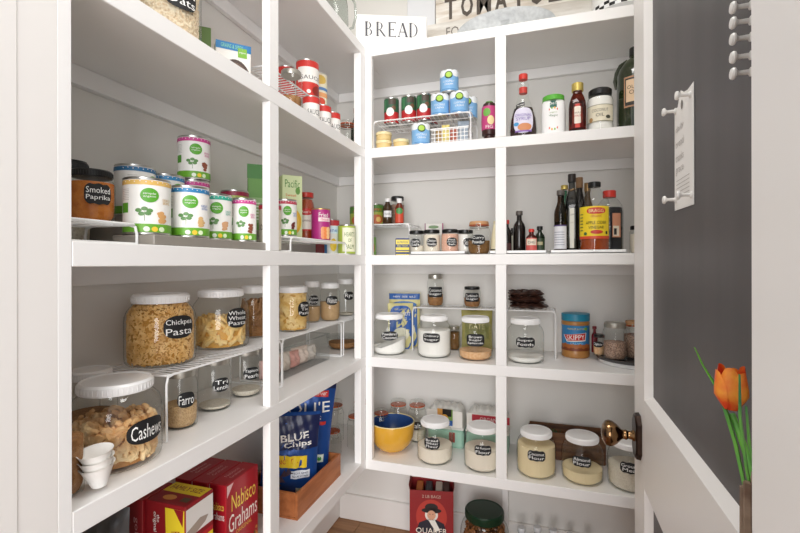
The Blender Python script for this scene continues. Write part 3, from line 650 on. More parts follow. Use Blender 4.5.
def tray(x0, x1, y0, y1, label):
    t = mb = MB(); mb.box(x0, x1, y0, y1, 0, .004, WHITE)
    for a in ((x0, x1, y0, y0+.004), (x0, x1, y1-.004, y1), (x0, x0+.004, y0, y1), (x1-.004, x1, y0, y1)): mb.box(*a, 0, .013, WHITE, bev=.001)
    o = mb.build('shallow_tray', loc=(0, 0, S2+.0003)); return tag(o, label, 'tray', 'white shallow trays')
tray(B(410.5, .03)[0], -.262, 1.628, 1.835, 'white shallow tray of black-lidded spice jars')
tray(-.176, B(547, .03)[0], 1.628, 1.835, 'white shallow tray of small dark bottles, middle of the back shelf')
tray(B(550, .03)[0], B(627, .03)[0], 1.623, 1.865, 'white shallow tray of tall vinegar bottles')
SB = S2+.0045
for px, s, cn, fl, lines, l, d_ in ((417, .10, 'flour', .36, ['Garlic', 'Salt'], 'black-lidded glass spice jar with pale pink powder, leftmost on the tray', -12), (431.8, .075, 'flour', .78, ['Onion', 'Powder'], 'black-lidded glass spice jar full of off-white powder', 0),
                            (450, .075, 'pink', .8, ['Pink', 'Himalayan', 'Salt'], 'black-lidded glass spice jar full of pink salt', 14), (465.2, .125, 'sugar', .8, ['Sea Salt'], 'black-lidded glass spice jar of white salt beside the pink salt', 24)):
    p = B(px, s); jar(p, SB, .068, .094, l, lines, 'black', dx=d_, lz=.47, lw=.042, lh=.034, kind='straight', name='spice_jar', group='black-lidded spice jars on the tray')
    content(p, SB, .0322, .094*fl, cn, {'flour': 'spice_powder', 'pink': 'pink_salt', 'sugar': 'white_salt'}[cn], l.replace('black-lidded glass spice jar', 'contents of the jar'), 'spice')
carton((B(434.5, .27)[0], 1.862), S2, .08, .045, .140, face(B(434, .26), 0), 'white and purple tea box standing behind the spice jars', P('#dcd9d2'), lambda d: (d.rect(-.04, -.036, .0, .14, P('#8a4a6a'), 1), d.rect(.034, .04, 0, .14, P('#9a4a70'), 1), d.txt('ORGANIC', -.002, .108, .05, .008, P('#4a5a4a'), 2), d.ell(-.002, .124, .022, .007, P('#6a8a5a'), 2)), name='tea_box')
p = (-.217, 1.668); clampjar(p, S2, .086, .128, 'clamp jar with wooden lid and black label holding brown spice', ['Curry', 'Powder'], dx=-4, lidtop='wood'); content(p, S2, .0395, .052, 'spice', 'brown_spice', 'brown spice in the jar with the wooden lid', 'spice')
bottle((-.160, 1.690), SB, .036, .122, 'cream tapered bottle beside the white frame post', [(.95, 0), (1, .03), (1, .12), (.92, .3), (.6, .65), (.35, .9)], mat('cream_ceramic', '#e6dcb8', .35), mat('cream_ceramic'), .08, .34, lambda d, R, H: d.rect(-R, R, .012, .016, BLK, 1), name='cream_bottle')
DK = mat('dark_bottle', '#17110e', .15); RC = mat('red_cap', '#d43a30', .35)
LB = [(.94, 0), (1, .02), (1, .60), (.85, .68), (.42, .78), (.38, .9)]
bottle(B(507, .09), SB, .034, .125, 'slim dark bottle with red cap right of the frame post', LB, DK, RC, .12, .5, lambda d, R, H: d.rect(-R, R, H*.1, H*.3, P('#4a2a2a'), 1), name='sauce_bottle')
bottle(B(519.3, .10), SB, .045, .158, 'dark bottle with black cap, tallest of the small tray bottles', LB, DK, mat('grey_cap', '#55504c', .4), .10, .55, None, name='sauce_bottle')
bottle(B(513, .17), SB, .030, .10, 'small bottle with white label behind the tallest small bottle', LB, DK, BLK, .12, .55, lambda d, R, H: d.rect(-R, R, H*.1, H*.7, P('#cfd0c0'), 1), name='sauce_bottle')
bottle(B(531.5, .075), SB, .040, .088, 'squat bottle with red cap and red and white label', LB, mat('brown_bottle', '#4a1a14', .2), RC, .13, .5, lambda d, R, H: (d.rect(-R*1.1, R*1.1, H*.06, H*.62, P('#d8605a'), 1), d.rect(-R*.9, R*.9, H*.32, H*.58, P('#ecdcc8'), 2), d.txt('CHILI', 0, H*.44, R*1.2, H*.1, BLK, 3)), name='sauce_bottle')
bottle(B(539.8, .115), SB, .036, .100, 'small dark green bottle with brown label at the right end of the small tray', LB, mat('green_bottle', '#1c2a1c', .15), BLK, .14, .6, lambda d, R, H: (d.rect(-R, R, H*.1, H*.55, P('#3a4a34'), 1), d.rect(-R*.6, R*.6, H*.3, H*.42, P('#b8b08a'), 2)), name='sauce_bottle')
# tall bottles
TB = [(.94, 0), (1, .012), (1, .62), (.92, .68), (.64, .76), (.50, .82), (.48, .92)]
bottle(B(560.8, .065), SB, .045, .222, 'brown glass bottle with grey cap and white and purple label', TB, glass('brown_glass', '#8c7456', '#3e3226'), mat('grey_cap'), .08, .60, lambda d, R, H: (d.rect(-R*1.2, R*1.2, H*.06, H*.42, P('#e2e4ea'), 1), d.rect(-R*1.2, R*1.2, H*.42, H*.44, P('#5a4a7a'), 2), [d.rect(-R*.8, R*.8, H*(.12+.04*i), H*(.13+.04*i), P('#9aa0b0'), 2) for i in range(6)]), liquid=(mat('olive_brown_liquid', '#4a3a24', .2), .5), dx=-15)
bottle(B(572, .105), SB, .047, .285, 'tall grey square bottle with long cream label, tallest on the tray', [(.94, 0), (1, .012), (1, .62), (.9, .68), (.58, .77), (.46, .82), (.44, .94)], glass('smoke_glass', '#8b8a84', '#4a4944'), mat('black_cork', '#26201d', .5), .10, .58, lambda d, R, H: (d.rect(-R*.72, R*.72, H*.06, H*.56, P('#e8e6d8'), 1), d.txt('BALSAMIC', 0, H*.48, R*1.1, H*.02, P('#8a8878'), 2), d.txt('aceto', 0, H*.38, R*.8, H*.02, P('#c8c4b0'), 2)), liquid=(mat('grey_liquid', '#3a3733', .25), .6), sq=6,
       extra=lambda t, R, H: MB().tube([(R*.50*cos(a*pi/8), R*.50*sin(a*pi/8), H*.80+.002*sin(a)) for a in range(16)], .0025, mat('raffia', '#a8865c', .7), 6, True).build('raffia_tie', t))
bottle(B(564.5, .20), SB, .042, .262, 'bottle with gold cap and green neck behind the tall grey one', TB, mat('green_neck', '#2f6a4c', .25), mat('gold_cap'), .06, .62, None)
bottle(B(579.5, .18), SB, .044, .285, 'dark wine style bottle with brown cork top behind the vinegar', TB, DK, mat('brown_cork', '#8a6a4a', .6), .14, .58, None)
bottle(B(587.5, .21), SB, .04, .268, 'bottle with bronze cap mostly hidden behind the yellow-labelled vinegar', TB, mat('bronze_bottle', '#5a4630', .2), mat('bronze_cap', '#9a7a50', .3, .6), .12, .58, None)
def brg(d, R, H):
    d.rect(-R*1.25, R*1.1, H*.185, H*.64, P('#f2d42c'), 1); d.rect(-R*1.25, R*1.1, H*.185, H*.225, P('#d8502c'), 2)
    d.ell(R*.12, H*.575, R*.62, H*.045, P('#cf3a2c'), 2, 2.6); d.txt('BRAGG', R*.12, H*.575, R*.95, H*.045, P('#f7e9b0'), 3); d.txt('ORGANIC', R*.12, H*.50, R*.7, H*.03, P('#c04a30'), 3)
    d.txt('APPLE CIDER', R*.12, H*.41, R*1.35, H*.042, BLK, 3); d.txt('VINEGAR', R*.12, H*.345, R*1.0, H*.04, BLK, 3); d.ell(R*.15, H*.28, R*.4, H*.028, P('#c8402c'), 3); d.ell(-R*.6, H*.26, R*.12, H*.022, P('#3a6a3a'), 3); d.rect(R*.75, R*.9, H*.25, H*.29, BLK, 3)
    for i in range(6): d.rect(-R*1.1, -R*.8, H*(.3+.045*i), H*(.315+.045*i), P('#6a7a3a'), 2)
bottle(B(594.5, .068), SB, .098, .245, 'clear bottle of amber vinegar with bright yellow label and black cap', [(.9, 0), (.99, .012), (1, .05), (1, .66), (.93, .73), (.72, .80), (.42, .88), (.34, .92)], GL, BLK, .07, .42, brg, liquid=(mat('vinegar_liquid', '#a0461c', .2), .34), name='vinegar_bottle')
bottle(B(609.5, .15), SB, .092, .225, 'dark round jug with red cap and small picture label', [(.9, 0), (1, .03), (1, .66), (.9, .76), (.6, .85), (.35, .89), (.33, .92)], GL, RC, .11, .48, lambda d, R, H: (d.rect(R*.1, R*.75, H*.24, H*.62, P('#c88a6a'), 1), d.rect(R*.15, R*.6, H*.26, H*.42, P('#e2d8c4'), 2), d.rect(R*.2, R*.4, H*.28, H*.38, BLK, 3)), liquid=(mat('black_liquid', '#10131a', .15), .72), name='vinegar_jug', dx=6)
p = (.337, 1.745); jar(p, S2, .06, .10, 'spice jar with white label mostly hidden by the door edge', None, 'black', kind='straight', name='spice_jar'); content(p, S2, .028, .07, 'flour', 'white_powder', 'white powder in the jar beside the door edge', 'spice')

# ================================================================== BACK UNIT, SHELF S3
rack(B(413.5, .19)[0], B(555.5, .18)[0], 1.775, 1.903, S3, .183, 'long white wire rack behind the sugar jars on the middle back shelf', 'x')
def bagd(d, w, h):
    d.ell(0, h*.42, w*.43, h*.42, P('#2b62ad'), 1, 5); d.rect(-w*.49, w*.49, h*.88, h*.99, P('#2d5ea6'), 1); d.txt('NEW  SIZE  BAG', 0, h*.93, w*.7, h*.03, PAPER, 2)
    d.ell(0, h*.78, w*.40, h*.07, P('#4f80bd'), 2); d.txt('ORGANIC', 0, h*.80, w*.5, h*.035, P('#e6d98a'), 3); d.txt('COCONUT', 0, h*.70, w*.82, h*.085, PAPER, 3); d.txt('FLAKES', 0, h*.60, w*.5, h*.06, PAPER, 3)
    d.ell(0, h*.33, w*.36, h*.16, P('#e9e4cf'), 2); d.rect(-w*.3, w*.3, h*.1, h*.13, P('#d8d48a'), 2)
BG = P('#d8cf92')
def bagf(d, w, h):
    d.ell(0, h*.46, w*.45, h*.49, P('#2458a8'), 1, 4); d.txt('ORGANIC', 0, h*.87, w*.5, h*.04, P('#e6d98a'), 3); d.txt('COCONUT', 0, h*.77, w*.78, h*.085, PAPER, 3, bold=.02); d.txt('FLAKES', 0, h*.67, w*.5, h*.06, PAPER, 3); d.ell(0, h*.33, w*.33, h*.15, P('#e9e4cf'), 2)
pouch(B(404.5, .245), S3, .140, .237, .04, face(B(404, .25), -8), 'blue and cream coconut bag with blue top strip, behind the other', BG, bagd, name='coconut_bag', group='blue coconut bags', seed=3)
pouch(B(400.5, .190), S3, .110, .195, .035, face(B(400, .2), 6), 'blue coconut bag leaning in front of the taller one', BG, bagf, name='coconut_bag', group='blue coconut bags', seed=5, lean=.05)
JH = .161
for px, cn, fl, sl, lines, l, dx_, lab in ((389, 'sugar', .042, .024, ['Powdered', 'Coconut'], 'white-lidded jar one third full of sloping white powder in front of blue bags', 2, 'sloping white powder in the leftmost sugar jar'),
                                          (434, 'sugar', .105, 0, ['Ordinary', 'Sugar'], 'white-lidded jar nearly full of white sugar, in the middle of the middle back shelf', -10, 'white sugar nearly filling its jar'),
                                          (475.3, 'tan', .034, 0, ['Brown', 'Sugar', 'Splenda'], 'white-lidded jar with a little tan sugar beside the frame post', 0, 'shallow layer of tan brown sugar'),
                                          (525.3, 'sugar', .022, 0, ['Super', 'Foods'], 'white-lidded jar almost empty beside the peanut butter', 0, 'thin layer of white powder in the almost empty jar')):
    p = B(px, .098 if px < 500 else .105); D = Wd(p, 33.6 if px < 500 else 35.5)
    jar(p, S3, D, JH, l, lines, dx=dx_, lz=.50, lw=.068, lh=.036 if len(lines) < 3 else .046, name='storage_jar', group='white-lidded glass jars', ribs=True, shape=2.4 if px == 389 else 4, wav=.08 if px == 525.3 else 0)
    content(p, S3, D/2*.955, fl, cn, 'sugar', lab, slope=sl, H=JH)
    if px == 434:
        pass
p = B(435.3, .245); jar(p, S3+.183, .070, .136, 'pint jar with silver lid and black label on the long rack', ['Coconut', 'Sugar'], 'silver', lz=.45, lw=.066, lh=.044, kind='straight', name='mason_jar', shape=8); content(p, S3+.183, .0325, .05, 'brown', 'coconut_sugar', 'brown coconut sugar in the jar with the silver lid')
p = B(472, .235); jar(p, S3+.183, .070, .086, 'short jar with black lid and black label on the long rack', ['Turbinado', 'Sugar'], 'black', lz=.5, lw=.062, lh=.036, kind='straight', name='mason_jar', shape=8); content(p, S3+.183, .0325, .04, 'brown', 'brown_sugar', 'brown sugar in the short black-lidded jar')
pouch((B(477, .27)[0], 1.862), S3, .13, .168, .03, face(B(475, .28)), 'olive yellow bag behind the tan sugar jar', P('#a8a058'), lambda d, w, h: (d.rect(-w*.4, w*.4, h*.3, h*.85, P('#8a8a4a'), 1), d.txt('DATE', 0, h*.6, w*.5, h*.12, P('#e8e0a0'), 2)), seed=9)
p = (B(454, .25)[0], 1.845); jar(p, S3, .05, .10, 'small dark jar half hidden between the two sugar jars', None, 'silver', kind='straight', name='spice_jar'); content(p, S3, .0235, .075, 'spice', 'brown_spice', 'brown spice in the small hidden jar', 'spice')
CH = mat('dried_chile', '#241612', .4, col2='#4a2e24', scale=40, bump=1, kind='vor')
for i, (dz, w_, l) in enumerate(((0, .146, 'bottom packet of dark dried pods on the rack end'), (.026, .142, 'middle packet of dark dried pods on the rack end'), (.050, .136, 'top packet of dark dried pods with a clear fold'))):
    p = (B(527.5, .235)[0]+(.006, -.004, -.008)[i], 1.842); mb = MB(); rnd = random.Random(i)
    vs = []; fs = []; N = 18; Mm = 10
    for s in (1, -1):
        o_ = len(vs)
        for j in range(Mm+1):
            for k in range(N+1):
                a, b = -1+2*k/N, -1+2*j/Mm; e = max(0, (1-a**4)*(1-b**4))**.5; vs.append((a*w_/2+.002*sin(b*9+i), b*.045+.0015*sin(a*11), .012+s*e*(.010+.0022*sin(a*13+i)+.0018*sin(b*7-a*5+i))))
        for j in range(Mm):
            for k in range(N): q = o_+j*(N+1)+k; fs.append([q, q+1, q+N+2, q+N+1] if s > 0 else [q+N+1, q+N+2, q+1, q])
    mb.add(vs, fs, CH)
    for k in range(11): x = rnd.uniform(-.5, .4)*w_*.8; mb.tube([(x-.014, rnd.uniform(-.035, .035), .022), (x, rnd.uniform(-.03, .03), .0245), (x+.016, rnd.uniform(-.035, .035), .022)], .0035, mat('dried_chile'), 6)
    tag(mb.build('dried_pod_packet', loc=(p[0], p[1], S3+.183+dz), rz=.05*i), l, 'packet', 'packets of dried pods')
def skp(d, R, H):
    d.rect(-R*1.45, R*1.45, H*.17, H*.74, P('#2f7fb8'), 1); d.rect(-R*1.45, R*1.45, H*.17, H*.30, P('#7a3a1c'), 2)
    for i in range(9): d.ell(-R+i*R*.26, H*.27+.003*(i % 2), R*.18, H*.05, P('#a8602c'), 3, n=8)
    d.poly([(-R*.92, H*.52), (R*.80, H*.585), (R*.72, H*.40), (-R*.62, H*.37)], PAPER, 3); d.poly([(-R*.85, H*.52), (R*.72, H*.575), (R*.66, H*.42), (-R*.58, H*.39)], P('#c62c2c'), 4); d.txt('SKIPPY', R*.0, H*.475, R*1.25, H*.11, PAPER, 5, 4)
    d.txt('CREAMY', R*.1, H*.345, R*.9, H*.05, P('#8cc8ea'), 5); d.txt('PEANUT BUTTER', R*.05, H*.665, R*1.2, H*.035, P('#e8d05a'), 4); d.ell(R*.75, H*.67, R*.15, H*.035, P('#7ab04a'), 4)
bottle(B(575.4, .252), S3, .104, .170, 'peanut butter jar with turquoise lid and blue label', [(.9, 0), (.98, .02), (1, .07), (.99, .16), (.96, .18), (.96, .73), (1, .75), (1, .80), (.9, .85)], mat('peanut_plastic', '#b07c42', .3), mat('teal_lid', '#1f86a6', .4), .165, 1.0, skp, name='peanut_butter_jar', cat='jar')
t = root('turntable', 'round turntable with dark top and white base under spice jars', 'turntable', (.333, 1.786, S3), 0); TR = .130
MB().lathe([(TR*.9, 0), (TR*.95, .004), (TR*.93, .016), (0, .016)], WHITE, 56).build('base', t)
MB().lathe([(TR, .0162), (TR*1.01, .02), (TR*1.01, .026), (TR*.97, .026), (TR*.96, .021), (0, .021)], mat('dark_tray', '#3c3a3a', .25), 56).build('dark_tray', t)
ZT = S3+.0215
def bxy(px, y): return (y*ray(px), y)
p = bxy(599, 1.790); jar(p, ZT, .042, .078, 'small black-lidded spice jar with black label on the turntable', ['Cayenne'], 'black', dx=-12, kind='straight', lw=.036, lh=.022, lz=.55, name='spice_jar'); content(p, ZT, .0195, .035, 'tan', 'tan_spice', 'tan spice in the small jar on the turntable', 'spice')
p = bxy(614.8, 1.735); jar(p, ZT, .080, .132, 'pint jar with silver lid and speckled seeds on the turntable', None, 'silver', kind='straight', name='mason_jar'); content(p, ZT, .037, .062, 'seeds', 'mixed_seeds', 'brown and white seeds in the silver-lidded jar on the turntable')
p = bxy(634, 1.775); clampjar(p, ZT, .07, .138, 'clamp jar with pale lid beside the door edge on the turntable', lidtop='wood'); content(p, ZT, .033, .085, 'seeds', 'mixed_seeds', 'dark seeds in the clamp jar beside the door edge')
bottle(bxy(594.4, 1.845), ZT, .022, .10, 'slim dark red bottle behind the turntable jars', LB, P('#7a1420'), P('#7a1420'), .1, .7, None, name='sauce_bottle')

# ================================================================== BACK UNIT, SHELF S4
p = B(392, .125); R = .093; H = .117
YEL = mat('yellow_glaze', '#dba536', .18, coat=.5); BLU = mat('blue_glaze', '#31528c', .3)
t = root('mixing_bowl', 'yellow ceramic bowl with blue inside on the lower back shelf', 'bowl', (p[0], p[1], S4), 0)
MB().shell([(R*.42, 0), (R*.5, .002), (R*.62, .010), (R*.84, .032), (R*.95, .06), (R*.985, .09), (R*1.0, H-.003), (R*.99, H)], YEL, 56).build('outer_wall', t)
MB().shell([(0, .008), (R*.4, .009), (R*.7, .028), (R*.88, .055), (R*.94, .085), (R*.955, H-.001), (R*.99, H)][::1], BLU, 56).build('inner_glaze', t)
MB().tube([(R*.975*cos(a*pi/28), R*.975*sin(a*pi/28), H-.0005) for a in range(56)], .0025, mat('cream_rim', '#e8d8a0', .25), 6, True).build('rim', t)
for nm_ in ('outer_wall', 'inner_glaze', 'rim'): pass
CLG = 'glass clamp jars in the back corner'
for i, (x, y, D, H, ln, l) in enumerate(((-.595, 1.845, .078, .172, None, 'clear clamp jar with rust gasket behind the yellow bowl, left one'), (-.510, 1.850, .078, .175, ['Salt'], 'clear clamp jar with small black label behind the yellow bowl, right one'),
                                    (-.655, 1.79, .07, .14, None, 'short clear clamp jar left of the yellow bowl near the corner'), (-.755, 1.82, .085, .175, None, 'clear clamp jar in the back corner beside the chip bags'),
                                    (-.735, 1.70, .075, .15, None, 'clear clamp jar in the corner just behind the tray of chip bags'), (-.80, 1.60, .08, .11, None, 'low clear clamp jar closest to the chip bags'), (-.85, 1.73, .08, .18, None, 'tall clear clamp jar against the left wall in the corner'))):
    clampjar((x, y), S4, D, H, l, ln, dx=i*9-15, group=CLG)
    if i in (1,): content((x, y), S4, D/2*.94, .05, 'pale', 'pale_grain', 'pale grain in the clamp jar with the small black label')
# egg cartons
def eggs(xy, z, w, d, h, rz, label, logo):
    mb = MB(); E = mat('clear_white_plastic', '#dcdcd6', .3); N = 6
    vs = []; fs = []; nx, ny = 36, 12
    def hh(a, b):
        e = max(0, 1-abs(a)**8)*max(0, 1-abs(b)**6); return h*(e**.35)*(.96+.04*cos(a*pi*6))
    for s, z0 in ((1, 0),):
        for j in range(ny+1):
            for i in range(nx+1): a, b = -1+2*i/nx, -1+2*j/ny; vs.append((a*w/2, b*d/2, .01+hh(a, b)*.97 if abs(a) < 1 and abs(b) < 1 else .01))
        for j in range(ny):
            for i in range(nx): q = j*(nx+1)+i; fs.append([q, q+1, q+nx+2, q+nx+1])
    mb.add(vs, fs, E); mb.box(-w/2-.003, w/2+.003, -d/2-.003, d/2+.003, 0, .0099, E, bev=.002)
    D_ = Dec(mb, lambda u, v, l: (u, -d/2*.93-.002-l*3-.004, v)); D_.rect(-w*.48, w*.48, h*.12, h*.9, mat('carton_label', '#e9e6e0', .4), 1)
    logo(D_); o = mb.build('egg_carton', loc=(xy[0], xy[1], z), rz=rz); return tag(o, label, 'carton', 'egg cartons on the lower back shelf')
def lg1(D_): D_.rect(-.03, .035, .03, .085, P('#d89a4a'), 2); D_.rect(.0, .035, .030, .085, P('#7aa04a'), 2.5); D_.rect(-.008, .03, .055, .085, BLK, 3); D_.ell(.002, .05, .014, .014, P('#e8b04a'), 4); D_.rect(-.035, .035, .018, .04, P('#2a62ad'), 4); D_.txt('ORGANIC', 0, .029, .05, .009, PAPER, 6)
def lg2(D_): D_.rect(-.06, .09, .045, .075, P('#b8283a'), 2); D_.txt('ORGANIC', .015, .060, .085, .014, P('#f0dcdc'), 4); D_.rect(-.06, .02, .02, .0225, P('#8a8680'), 2); D_.ell(.055, .02, .006, .006, P('#7a5a40'), 2, n=8); D_.ell(.075, .02, .006, .006, P('#7a5a40'), 2, n=8)
TEAL = mat('teal_foam', '#9fc8b6', .5)
pz = (B(446, .20)[0], 1.853)
for q, (px, w_) in enumerate(((446, .15), (487, .17))):
    mb = MB(); mb.box(-w_/2, w_/2, -.05, .05, 0, .075, TEAL, bev=.008)
    if q == 0: Dec(mb, flat(-.05)).rect(.015, .04, .025, .066, P('#9a4a40'), 1)
    tag(mb.build('egg_carton', loc=(B(px, .22)[0], 1.853, S4), rz=0), ('pale green lower egg carton beneath the one with the orange and blue logo', 'pale green lower egg carton beneath the red-banded one')[q], 'carton', 'egg cartons on the lower back shelf')
eggs((B(445, .22)[0], 1.855), S4+.0755, .155, .095, .088, .0, 'white egg carton with orange and blue logo on top of a green one', lg1)
eggs((B(487, .22)[0], 1.855), S4+.0755, .17, .095, .088, .0, 'white egg carton with red ORGANIC band on top of a green one', lg2)
FJ = ((434.7, .078, 'flour', .062, ['Bread', 'Wheat', 'Flour'], 'white-lidded flour jar beside the yellow bowl', -10, 'flour in the jar beside the yellow bowl', 'pale'),
      (482, .072, 'flour', .075, ['All Purpose', 'Flour'], 'white-lidded flour jar just left of the frame post on the lower back shelf', 2, 'flour in the jar left of the frame post', None),
      (535.8, .082, 'flour_cream', .108, ['Coconut', 'Flour'], 'white-lidded jar nearly full of cream flour right of the frame post', 1, 'cream flour nearly filling its jar', None),
      (581.7, .082, 'flour_cream', .045, ['Almond', 'Flour'], 'white-lidded jar half full of cream flour in front of the wooden box', -1, 'cream flour half filling its jar', None),
      (629, .078, 'pale', .075, ['Ground', 'Meal'], 'white-lidded jar cut off by the door knob and door edge', 2, 'speckled meal in the jar behind the door knob', None))
for px, s, cn, fl, lines, l, dx_, lab, two in FJ:
    p = B(px, s+.005); D = .138; jar(p, S4, D, .158, l, lines, dx=dx_, lz=.56, lw=.062, lh=.036 if len(lines) < 3 else .044, name='storage_jar', group='white-lidded glass jars', ribs=True, shape=3 if len(lines) > 2 else 4, wav=.06)
    content(p, S4, D/2*.955, fl, cn, 'flour', lab, H=.158)
WD = mat('dark_stained_wood', '#4c2f1c', .6, col2='#7a5030', scale=5, kind='wave', noise=(1.5, 9, 12), bump=.3)
xa, xb = B(529, .24)[0], B(604, .24)[0]; t = root('wooden_crate', 'low dark wooden box with greenery behind the flour jars', 'crate', ((xa+xb)/2, 1.862, S4), 0); w = (xb-xa)/2
MB().box(-w, w, -.045, -.037, 0, .105, WD, bev=.001).build('front_board', t); MB().box(-w, w, .037, .045, 0, .112, WD, bev=.001).build('back_board', t)
for s in (-1, 1): MB().box(s*w-.004, s*w+.004, -.037, .037, 0, .105, WD).build('end_board', t)
MB().box(-w+.004, w-.004, -.037, .037, 0, .006, WD).build('bottom_board', t)
rnd = random.Random(8); mb = MB(); LF = mat('faux_leaf', '#2f4a2c', .6, col2='#4f7040', scale=30)
for i in range(26):
    x = rnd.uniform(-.085, .02); y = rnd.uniform(-.02, .02); a = rnd.uniform(0, 6.28); h = rnd.uniform(.03, .058)
    mb.tube([(x, y, .007), (x+.005*cos(a), y, .05+h*.5), (x+.012*cos(a), y+.006*sin(a), .05+h)], .0012, LF, 5)
    for k in range(3): z = .06+h*.3*k; M = Matrix.Translation((x+.008*cos(a+k), y+.006*sin(a+k), min(z, .05+h))) @ Matrix.Rotation(a+k*2, 4, 'Z') @ Matrix.Rotation(.7, 4, 'Y'); mb.add([(0, -.004, 0), (.011, 0, .001), (0, .004, 0), (-.009, 0, 0)], [[0, 1, 2, 3]], LF, M)
tag(mb.build('faux_greenery', loc=((xa+xb)/2, 1.862, S4)), 'dark green sprigs lying in the wooden box', 'plant', kind='stuff')

# ================================================================== FLOOR UNDER THE BACK UNIT
RED = P('#8c1f22'); p = bxy(431.5, 1.775)
def qk(d):
    d.rect(-.085, .085, .03, .225, P('#8e1c20'), 1); d.ell(0, .150, .062, .07, P('#b83a30'), 2); d.ell(0, .176, .040, .011, P('#241c1c'), 4); d.ell(0, .189, .026, .016, P('#2a2020'), 4)
    d.ell(0, .158, .026, .026, P('#e8e2da'), 3); d.ell(0, .158, .017, .019, P('#d8a284'), 5); d.ell(-.006, .162, .002, .0015, BLK, 6, n=6); d.ell(.006, .162, .002, .0015, BLK, 6, n=6)
    d.poly([(-.062, .085), (.062, .085), (.050, .125), (.018, .140), (-.018, .140), (-.050, .125)], P('#231f2e'), 3); d.poly([(-.012, .138), (.014, .138), (.034, .10), (.018, .092), (0, .118)], P('#ece8e0'), 5)
    d.txt('2 LB BAGS', 0, .232, .075, .012, P('#c8b0a0'), 3); d.txt('QUAKER', 0, .093, .125, .026, P('#f2e6d8'), 6); d.txt('OATS', 0, .062, .09, .026, P('#f2e6d8'), 6); d.rect(-.05, .05, .02, .035, P('#d8b070'), 3)
t = root('oats_carton', 'tall red carton of oats with open top on the floor', 'box', (p[0], p[1], 0), face(p, -2)); mb = MB(); w, dd, h = .088, .055, .300
mb.box(-w, w, -dd, dd, 0, .006, RED).box(-w, w, -dd, -dd+.002, .0062, h, RED).box(-w, w, dd-.002, dd, .0062, h, RED).box(-w, -w+.002, -dd+.002, dd-.002, .0062, h, RED).box(w-.002, w, -dd+.002, dd-.002, .0062, h, RED); qk(Dec(mb, lambda u, v, l: (u, -dd-l, v+.045)))
mb.build('carton_body', t)
for q in (-1, 1): mb = MB(); mb.add([(q*w, -dd, h), (q*w, dd, h), (q*(w+.004), dd, h+.020), (q*(w+.004), -dd, h+.020), (q*(w-.001), -dd, h), (q*(w-.001), dd, h), (q*(w+.003), dd, h+.020), (q*(w+.003), -dd, h+.020)], [[0, 1, 2, 3], [7, 6, 5, 4], [2, 3, 7, 6], [0, 3, 7, 4], [1, 2, 6, 5]], RED); mb.build('top_flap', t)
for i, (a, c) in enumerate(((-.05, '#c8702c'), (-.012, '#3a3a44'), (.030, '#d8d2c8'), (.06, '#4a2a22'))):
    o = MB().box(-.014, .014, -.045, .045, 0, .285, P(c), bev=.003).build('oat_packet'); M = Matrix.Rotation(face(p, -2), 4, 'Z') @ Vector((a, 0, 0)); o.location = (p[0]+M.x, p[1]+M.y, .0065); o.rotation_euler.z = face(p, -2)
    tag(o, ('orange packet inside the open red carton', 'dark grey packet inside the open red carton', 'pale packet inside the open red carton', 'brown packet inside the open red carton')[i], 'packet', 'packets in the red carton')
p = bxy(484, 1.745); D = .188; jar(p, 0, D, .250, 'large clear jar of pretzels with dark green lid on the floor', None, 'green', name='pretzel_jar', ribs=True, kind='wide')
o = goods('elbow', D/2*.93, .185, 330, GRAIN['pretzel'], 5, .032, H=.250).build('pretzels', loc=(p[0], p[1], .004)); tag(o, 'small brown pretzels filling the green-lidded jar', 'snack', kind='stuff')
for i, px in enumerate((521, 537, 553, 570, 588)):
    bottle(bxy(px, 1.80+.012*(i % 2)), 0, .060, .172+.006*(i % 3), 'clear glass bottle on the floor, %s of the five' % ('leftmost', 'second from left', 'middle', 'fourth from left', 'rightmost')[i], [(.92, 0), (1, .02), (1, .55), (.8, .68), (.42, .8), (.38, .9)], glass('thick_glass'), mat('clear_cap', '#d8dce0', .2), .10, .5, None, group='clear bottles on the floor')

# ================================================================== LEFT UNIT, SHELF S1
p = L(168.5, .13); D = Wd(p, 61); H = .26
jar(p, S1, D, H, 'large glass jar of rolled oats on the upper left shelf', ['Rolled', 'Oats'], dx=22, lz=.445, lw=.072, lh=.058, name='storage_jar', group='white-lidded glass jars')
o = goods('flake', D/2*.95, .19, 2600, GRAIN['oats'], 3, .010, GRAIN['oats'], H=.26).build('rolled_oats', loc=(p[0], p[1], S1+.003)); tag(o, 'rolled oat flakes filling the large upper left jar', 'dry food', kind='stuff')
p = L(201, .20); carton(p, S1, .05, .03, .17, face(p), 'narrow green carton just visible behind the oats jar', P('#6b8a4a'))
p = L(233, .125); w_ = Wd(p, 33)
def tb(d):
    d.rect(-w_/2, w_/2, .108, .128, P('#2f78b0'), 1); d.txt('GRAINS & SEEDS', -.004, .118, w_*.62, .010, P('#8ad0a0'), 2); d.rect(w_*.12, w_*.38, .093, .118, P('#7db13c'), 2); d.txt('organic', w_*.25, .106, w_*.2, .006, PAPER, 3)
    d.ell(w_*.05, .030, w_*.45, .056, P('#4a3a34'), 1); d.ell(w_*.05, .028, w_*.40, .05, P('#6a564a'), 2)
carton(p, S1, w_, .035, .128, face(p, 8), 'white food box with blue top band and green badge on the upper left shelf', P('#e6e3de'), tb, lambda d: (d.rect(-.017, .017, .108, .128, P('#3a88c0'), 1), d.rect(-.012, .012, .05, .1, P('#c0c890'), 1)))
rack(-.895, -.727, 1.06, 1.53, S1, .108, 'white wire rack of red cans on the upper left shelf', 'y')
ZR = S1+.108
